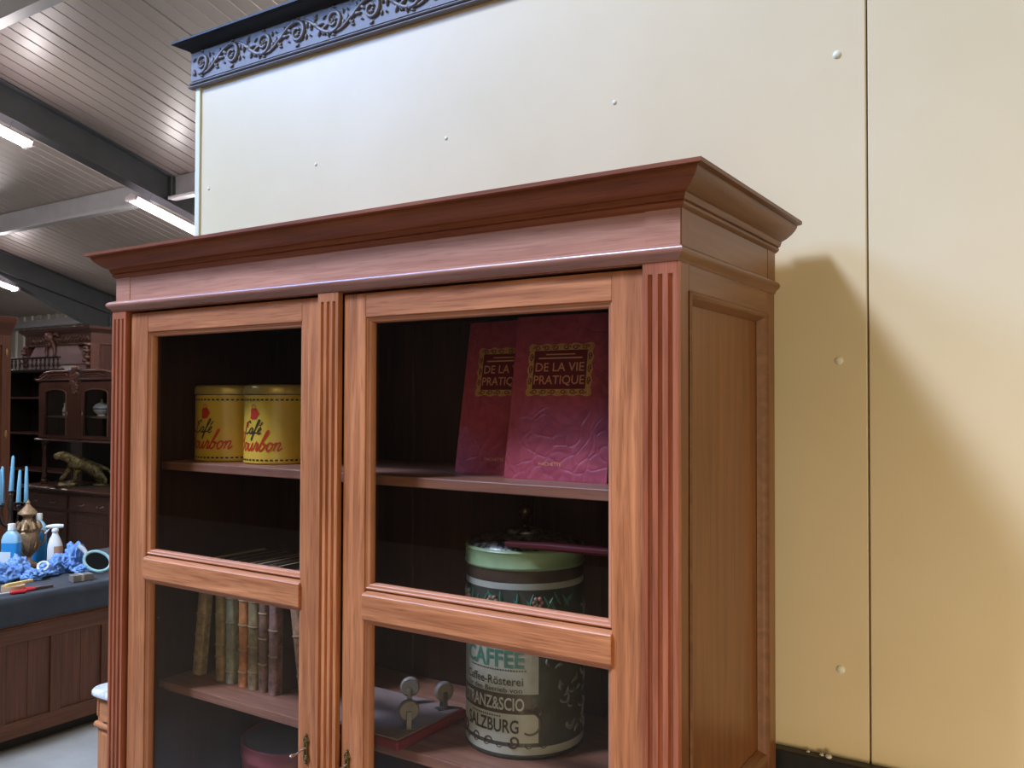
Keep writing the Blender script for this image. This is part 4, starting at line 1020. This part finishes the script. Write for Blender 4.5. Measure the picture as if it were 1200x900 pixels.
limb(2,[ps(610,470,.035),ps(575,520,.040),ps(545,562,.040),ps(518,578,.040)],[.034,.023,.018,.020])
limb(0,[ps(835,530,-.038),ps(880,560,-.044),ps(905,590,-.044),ps(885,622,-.044)],[.042,.028,.018,.021])
limb(0,[ps(800,545,.036),ps(840,590,.044),ps(868,610,.044),ps(836,628,.044)],[.042,.028,.018,.020])
limb(0,[ps(868,470),ps(915,490),ps(945,535),ps(955,580)],[.020,.013,.011,.010])
limb(4,[ps(540,325,-.024)],[.010]); limb(4,[ps(540,325,.024)],[.010])
limb(5,[ps(488,392)],[.014])
me=bpy.data.meshes.new('panther_body'); me.from_pydata(V,E,[]); me.materials.append(M['panther'])
pb=bpy.data.objects.new('panther_body',me); COL.objects.link(pb); pb.parent=st
pb.modifiers.new('sk','SKIN'); lay=me.skin_vertices[0].data if me.skin_vertices else None
if lay is None:
    bm=bmesh.new(); bm.from_mesh(me); bm.verts.layers.skin.verify(); bm.to_mesh(me); bm.free(); lay=me.skin_vertices[0].data
for i,r in enumerate(RR): lay[i].radius=(r*1.0,r*1.12)
lay[0].use_root=True
pb.modifiers.new('su','SUBSURF').render_levels=2; pb.modifiers[-1].levels=2
pb.modifiers['sk'].use_smooth_shade=True
m=MB().ball((ps(600,612)[0],0,.022),(.105,.075,.034),20,12); m.v=[(a+.012*noise.noise(Vector((a,b,c))*18),b+.012*noise.noise(Vector((a,b,c))*18+Vector((5,0,0))),max(0.004,c+.012*noise.noise(Vector((a,b,c))*22))) for a,b,c in m.v]
build('rock',m,M['panther'],st,smooth=True)
build('base',MB().box(-.22,.29,-.09,.09,0,.012),plain('black_marble',(26,22,22),.25),st,bevel=.003)
m=MB().ball((ps(860,640)[0],0,.012),(.07,.07,.016),16,8); build('ground',m,M['panther'],st,smooth=True)

# ================================================================== tall dark bookcase with spindle gallery
gs=thing('gallery_bookcase','tall black open bookcase topped by a turned spindle gallery beyond the brown wardrobe','bookcase',(-9.0,4.1,0))
def G_(m): return m.xf(Matrix.Translation((9.0,-4.1,0)))
gx0,gx1=-9.72,-8.36
for xa in (gx0,gx1-.06): build('side_panel',G_(MB().box(xa,xa+.06,3.95,4.23,0,2.03)),M['black_wood'],gs,bevel=.003)
build('back_panel',G_(MB().box(gx0,gx1,4.23,4.25,0,2.03)),M['black_wood'],gs)
build('cap_shelf',G_(MB().box(gx0-.02,gx1+.02,3.93,4.26,2.03,2.06)),M['black_wood'],gs,bevel=.006)
for z in (.1,.5,.95,1.35,1.74): build('shelf',G_(MB().box(gx0+.06,gx1-.06,3.97,4.23,z,z+.022)),M['dark_h'],gs,bevel=.003)
build('top_rail',G_(MB().box(gx0+.1,-8.62,3.955,3.985,2.175,2.195)),M['black_wood'],gs,bevel=.004)
x=gx0+.13
while x<-8.63:
    build('spindle',G_(MB().lathe([(.012,2.06),(.012,2.07),(.006,2.08),(.012,2.1),(.014,2.115),(.007,2.14),(.012,2.16),(.008,2.176)],(x,3.97,0),12)),M['black_wood'],gs,smooth=True); x+=.085
build('corner_post',G_(MB().lathe([(.05,1.0),(.05,1.1),(.035,1.12),(.042,1.4),(.03,1.75),(.05,1.8),(.05,2.03)],(gx0+.02,3.93,0),16)),plain('grey_column',(74,66,66),.4,var=.2),gs,smooth=True,ang=50)
# ================================================================== monumental carved mantel behind
mt=thing('carved_mantel','huge dark carved oak mantel with cornice and sloping hood behind the buffet','mantel',(-9.3,4.75,0))
def Q(m): return m.xf(Matrix.Translation((9.3,-4.75,0)))
mx0,mx1,my0,my1=-10.02,-8.66,4.34,5.1
build('cornice',Q(MB().loops(ushape(mx0,mx1,my0,my1,[(-.05,2.47),(.0,2.47),(.01,2.485),(.03,2.50),(.05,2.52),(.055,2.545),(-.05,2.545)]),closed=True,cap=True).box(mx0,mx1,my0,my1,2.5,2.54)),M['dark_h'],mt,smooth=True,ang=30)
fb=build('frieze',Q(MB().box(mx0,mx1,my0,my1,2.36,2.475)),M['dark_h'],mt)
m=MB(); random.seed(11)
for k in range(18):
    x=mx0+.1+k*.07
    m.tube([(x+.022*(1-q/14)*cos(q*.6),my0-.008,2.42+.03*(1-q/14)*sin(q*.6)) for q in range(12)],.008,6); m.ball((x+.035,my0-.006,2.40),(.014,.01,.02),8,6)
build('frieze_carving',Q(m),M['dark_carve'],fb,smooth=True)
build('frieze_fillet',Q(MB().box(mx0-.012,mx1+.012,my0-.012,my1,2.345,2.362)),M['dark_h'],fb,bevel=.003)
M['hood']=plain('mauve_lit_oak',(142,120,122),.3,var=.06)  # dark oak lightened to mauve, the light on the panel put into its colour
hx=(-9.75,-8.98,-9.98,-8.72)
m=MB().add([(hx[0],my0+.02,2.40),(hx[1],my0+.02,2.40),(hx[3],my0+.0,2.13),(hx[2],my0+.0,2.13),(hx[0],my1,2.40),(hx[1],my1,2.40),(hx[3],my1,2.13),(hx[2],my1,2.13)],[(0,1,2,3),(4,7,6,5),(0,4,5,1),(3,2,6,7),(0,3,7,4),(1,5,6,2)])
m.v=[(x,y-.016 if y<4.6 else y,z) for x,y,z in m.v]
build('hood',Q(m),M['hood'],mt)
build('hood_skirt',Q(MB().box(mx0+.04,mx1-.04,my0+.0,my1,1.98,2.13)),M['hood'],mt)
# mask and bracket carvings
m=MB().ball((-9.42,my0-.04,2.44),(.05,.05,.06),16,12).ball((-9.42,my0-.075,2.425),(.014,.022,.018),8,6).ball((-9.445,my0-.08,2.45),.011,8,6).ball((-9.395,my0-.08,2.45),.011,8,6)
for sg in (-1,1):
    m.tube([(-9.42+sg*.03,my0-.03,2.40),(-9.42+sg*.07,my0-.03,2.35),(-9.42+sg*.09,my0-.03,2.28),(-9.42+sg*.075,my0-.03,2.23),(-9.42+sg*.06,my0-.03,2.24)],[.02,.02,.016,.014,.01],8)
    m.tube([(-9.42+sg*.04,my0-.02,2.46),(-9.42+sg*.10,my0-.02,2.48),(-9.42+sg*.15,my0-.02,2.45)],[.02,.022,.01],8)
m.ball((-9.42,my0-.035,2.36),(.03,.03,.03),12,8)
build('carved_mask',Q(m),M['dark_carve'],mt,smooth=True)
for x in (mx0+.05,mx1-.03):
    m=MB()
    for k in range(7): m.ball((x+.012*(-1)**k,my0-.02-.01*(k%3),2.34-.035*k),(.04-.003*k,.035,.026),10,8)
    m.box(x-.045,x+.045,my0-.01,my0+.09,0,2.35)
    build('bracket_column',Q(m),M['dark_carve'],mt,smooth=True,ang=40)
for xa in (mx1-.03,mx0): build('side_panel',Q(MB().box(xa,xa+.03,my0+.09,my1,0,2.36)),M['dark_v'],mt)
build('back_panel',Q(MB().box(mx0,mx1,my1-.03,my1,0,2.36)),M['black_wood'],mt)
# ================================================================== brown wardrobe
wd=thing('brown_wardrobe','tall reddish brown wardrobe seen from the side at the photo edge','wardrobe',(-7.2,2.24,0))
def Wd(m): return m.xf(Matrix.Translation((7.2,-2.24,0)))
wx0,wx1,wy0,wy1=-7.8,-6.70,1.97,2.49
m=MB().box(wx0,wx1-.02,wy0,wy1,.08,2.26)
cs=build('case',Wd(m),M['ward'],wd)
m=MB().box(wx1-.03,wx1,wy0,wy0+.07,.08,2.26).box(wx1-.03,wx1,wy1-.07,wy1,.08,2.26)
wb_=lambda b:(b[0]+7.2,b[1]+7.2,b[2]-2.24,b[3]-2.24,b[4],b[5])
each('side_stile',[wb_((wx1-.03,wx1,wy0,wy0+.07,.08,2.26)),wb_((wx1-.03,wx1,wy1-.07,wy1,.08,2.26))],M['ward'],cs,bevel=.003)
m=MB().box(wx1-.03,wx1,wy0+.07,wy1-.07,2.16,2.26).box(wx1-.03,wx1,wy0+.07,wy1-.07,1.1,1.2).box(wx1-.03,wx1,wy0+.07,wy1-.07,.08,.22)
each('side_rail',[wb_((wx1-.03,wx1,wy0+.07,wy1-.07,a_,b_)) for a_,b_ in ((2.16,2.26),(1.1,1.2),(.08,.22))],M['wardh'],cs,bevel=.003)
for k in range(2):
    a=wx0+.03+k*.52; d=build('door',Wd(MB().box(a,a+.51,wy0-.022,wy0,.12,2.2)),M['ward'],wd,bevel=.004)
    build('door_panel',Wd(MB().box(a+.09,a+.42,wy0-.032,wy0-.015,.3,2.05)),M['ward'],d,bevel=.012)
for z in (2.10,1.45): build('brass_fitting',Wd(MB().ball((wx1+.004,wy1-.035,z),(.006,.01,.035),10,8)),M['brass'],wd,smooth=True)
m=MB().loops(ushape(wx0,wx1,wy0,wy1,[(-.05,2.24),(.0,2.24),(.01,2.26),(.02,2.275),(.05,2.31),(.075,2.335),(.08,2.345),(.085,2.36),(.085,2.385),(-.05,2.385)]),closed=True,cap=True).box(wx0,wx1,wy0,wy1,2.3,2.38)
build('cornice',Wd(m),M['wardh'],wd,smooth=True,ang=30)
build('plinth',Wd(MB().box(wx0-.02,wx1+.02,wy0-.02,wy1,0,.09)),M['wardh'],wd,bevel=.004)

# ================================================================== fluorescent fittings under the rafters
sl=atan2(.273,1)
def fixture(X,yc,off,L,label,first=None):
    loc=(X,yc,roofz(yc)-off); rot=(-sl,0,0)
    if first is not None: return dup(first,loc,rot,label)
    f=thing('fluorescent_light',label,'ceiling light',loc,rot,'twin-tube lights under the rafters')
    build('batten',MB().prism([(-.05,.012),(-.035,-.012),(.035,-.012),(.05,.012),(.03,.035),(-.03,.035)],lambda p:(p[0],-L/2,p[1]),lambda p:(p[0],L/2,p[1])),M['fix'],f,bevel=.003)
    for x in (-.06,.06): build('tube',MB().tube([(x,-L/2+.03,-.008),(x,L/2-.03,-.008)],.016,12),M['tube'],f,smooth=True,ang=50)
    for y in (-L/2+.015,L/2-.015): build('end_cap',MB().box(-.082,.082,y-.015,y+.015,-.03,.015),M['fix'],f,bevel=.003)
    for y in (-L/2+.2,L/2-.2): build('hanger',MB().tube([(0,y,.03),(0,y,off-.28)],.003,6),M['steel'],f)
    return f
f1=fixture(-7.06,2.09,.42,1.5,'twin-tube fluorescent light under the near rafter, cut by the photo edge')
fixture(-7.06,4.47,.425,1.5,'twin-tube fluorescent light under the near rafter, just above the oak cabinet cornice',f1)
fixture(-11.74,4.40,.46,1.5,'twin-tube fluorescent light under the far rafter above the wardrobe',f1)

# ================================================================== light
def area(name,loc,tgt,sx,sy,power,col,spread=180):
    l=bpy.data.lights.new(name,'AREA'); l.shape='RECTANGLE'; l.size=sx; l.size_y=sy; l.energy=power; l.color=col; l.spread=R(spread)
    o=bpy.data.objects.new(name,l); COL.objects.link(o); o.location=loc
    d=Vector(tgt)-Vector(loc); o.rotation_euler=d.to_track_quat('-Z','Y').to_euler(); return o
dk=Vector((-.87,-1,1.37)).normalized(); kp=Vector((0,.3,1.9))+dk*14
area('rooflight_sky',kp,(0,.3,1.9),2.1,2.1,2250,(.66,.77,1.04))
area('cool_fill',(-4.6,-2.6,5.0),(-1.3,.5,2.3),1.6,1.6,64,(.27,.48,1),90)  # unseen fill lamp added to turn the left of the wall bluer
area('warm_fill',(2.6,-5.2,3.0),(0,.3,1.6),1.8,1.8,12,(1,.82,.5))  # added warm fill for the shaded wall, no doorway is built there
area('low_warm_fill',(1.7,-2.7,.6),(1.35,.5,.6),1.0,.8,15,(1,.76,.50),70)  # unseen warm lamp added to lift the lower right of the wall
area('counter_fill',(-4.0,-1.6,4.6),(-4.3,1.4,.8),.6,1.4,60,(.78,.88,1),80)  # added fill over the counter and floor, no fitting hangs there
point_lights=[(-2.5,3.6,3.5,90,.15),(-9.4,.6,4.1,60,.15),(-7.04,-1.4,4.95,90,.15)]  # three added fill points, out of view and without any fitting
for X_,yc,off in ((-7.06,2.09,.42),(-7.06,4.47,.425),(-11.74,4.40,.46)):
    for q in (-.5,0,.5): point_lights.append((X_,yc+q*.96,roofz(yc+q*.96)-off-.045,32,.06))
for (x,y,z,e,r_) in point_lights:
    l=bpy.data.lights.new('tube_and_fill_light','POINT'); l.energy=e; l.color=(1,.93,.92); l.shadow_soft_size=r_
    o=bpy.data.objects.new('tube_and_fill_light',l); COL.objects.link(o); o.location=(x,y,z)
w=bpy.data.worlds.new('world'); SC.world=w; w.use_nodes=True
w.node_tree.nodes['Background'].inputs[0].default_value=(1.0,.85,.52,1); w.node_tree.nodes['Background'].inputs[1].default_value=.88
SC.view_settings.view_transform='Standard'; SC.view_settings.look='None'; SC.view_settings.gamma=1; SC.view_settings.use_curve_mapping=False
SC.view_settings.exposure=0
SC.cycles.use_denoising=True; SC.cycles.max_bounces=8; SC.cycles.transparent_max_bounces=16; SC.cycles.caustics_reflective=False; SC.cycles.caustics_refractive=False
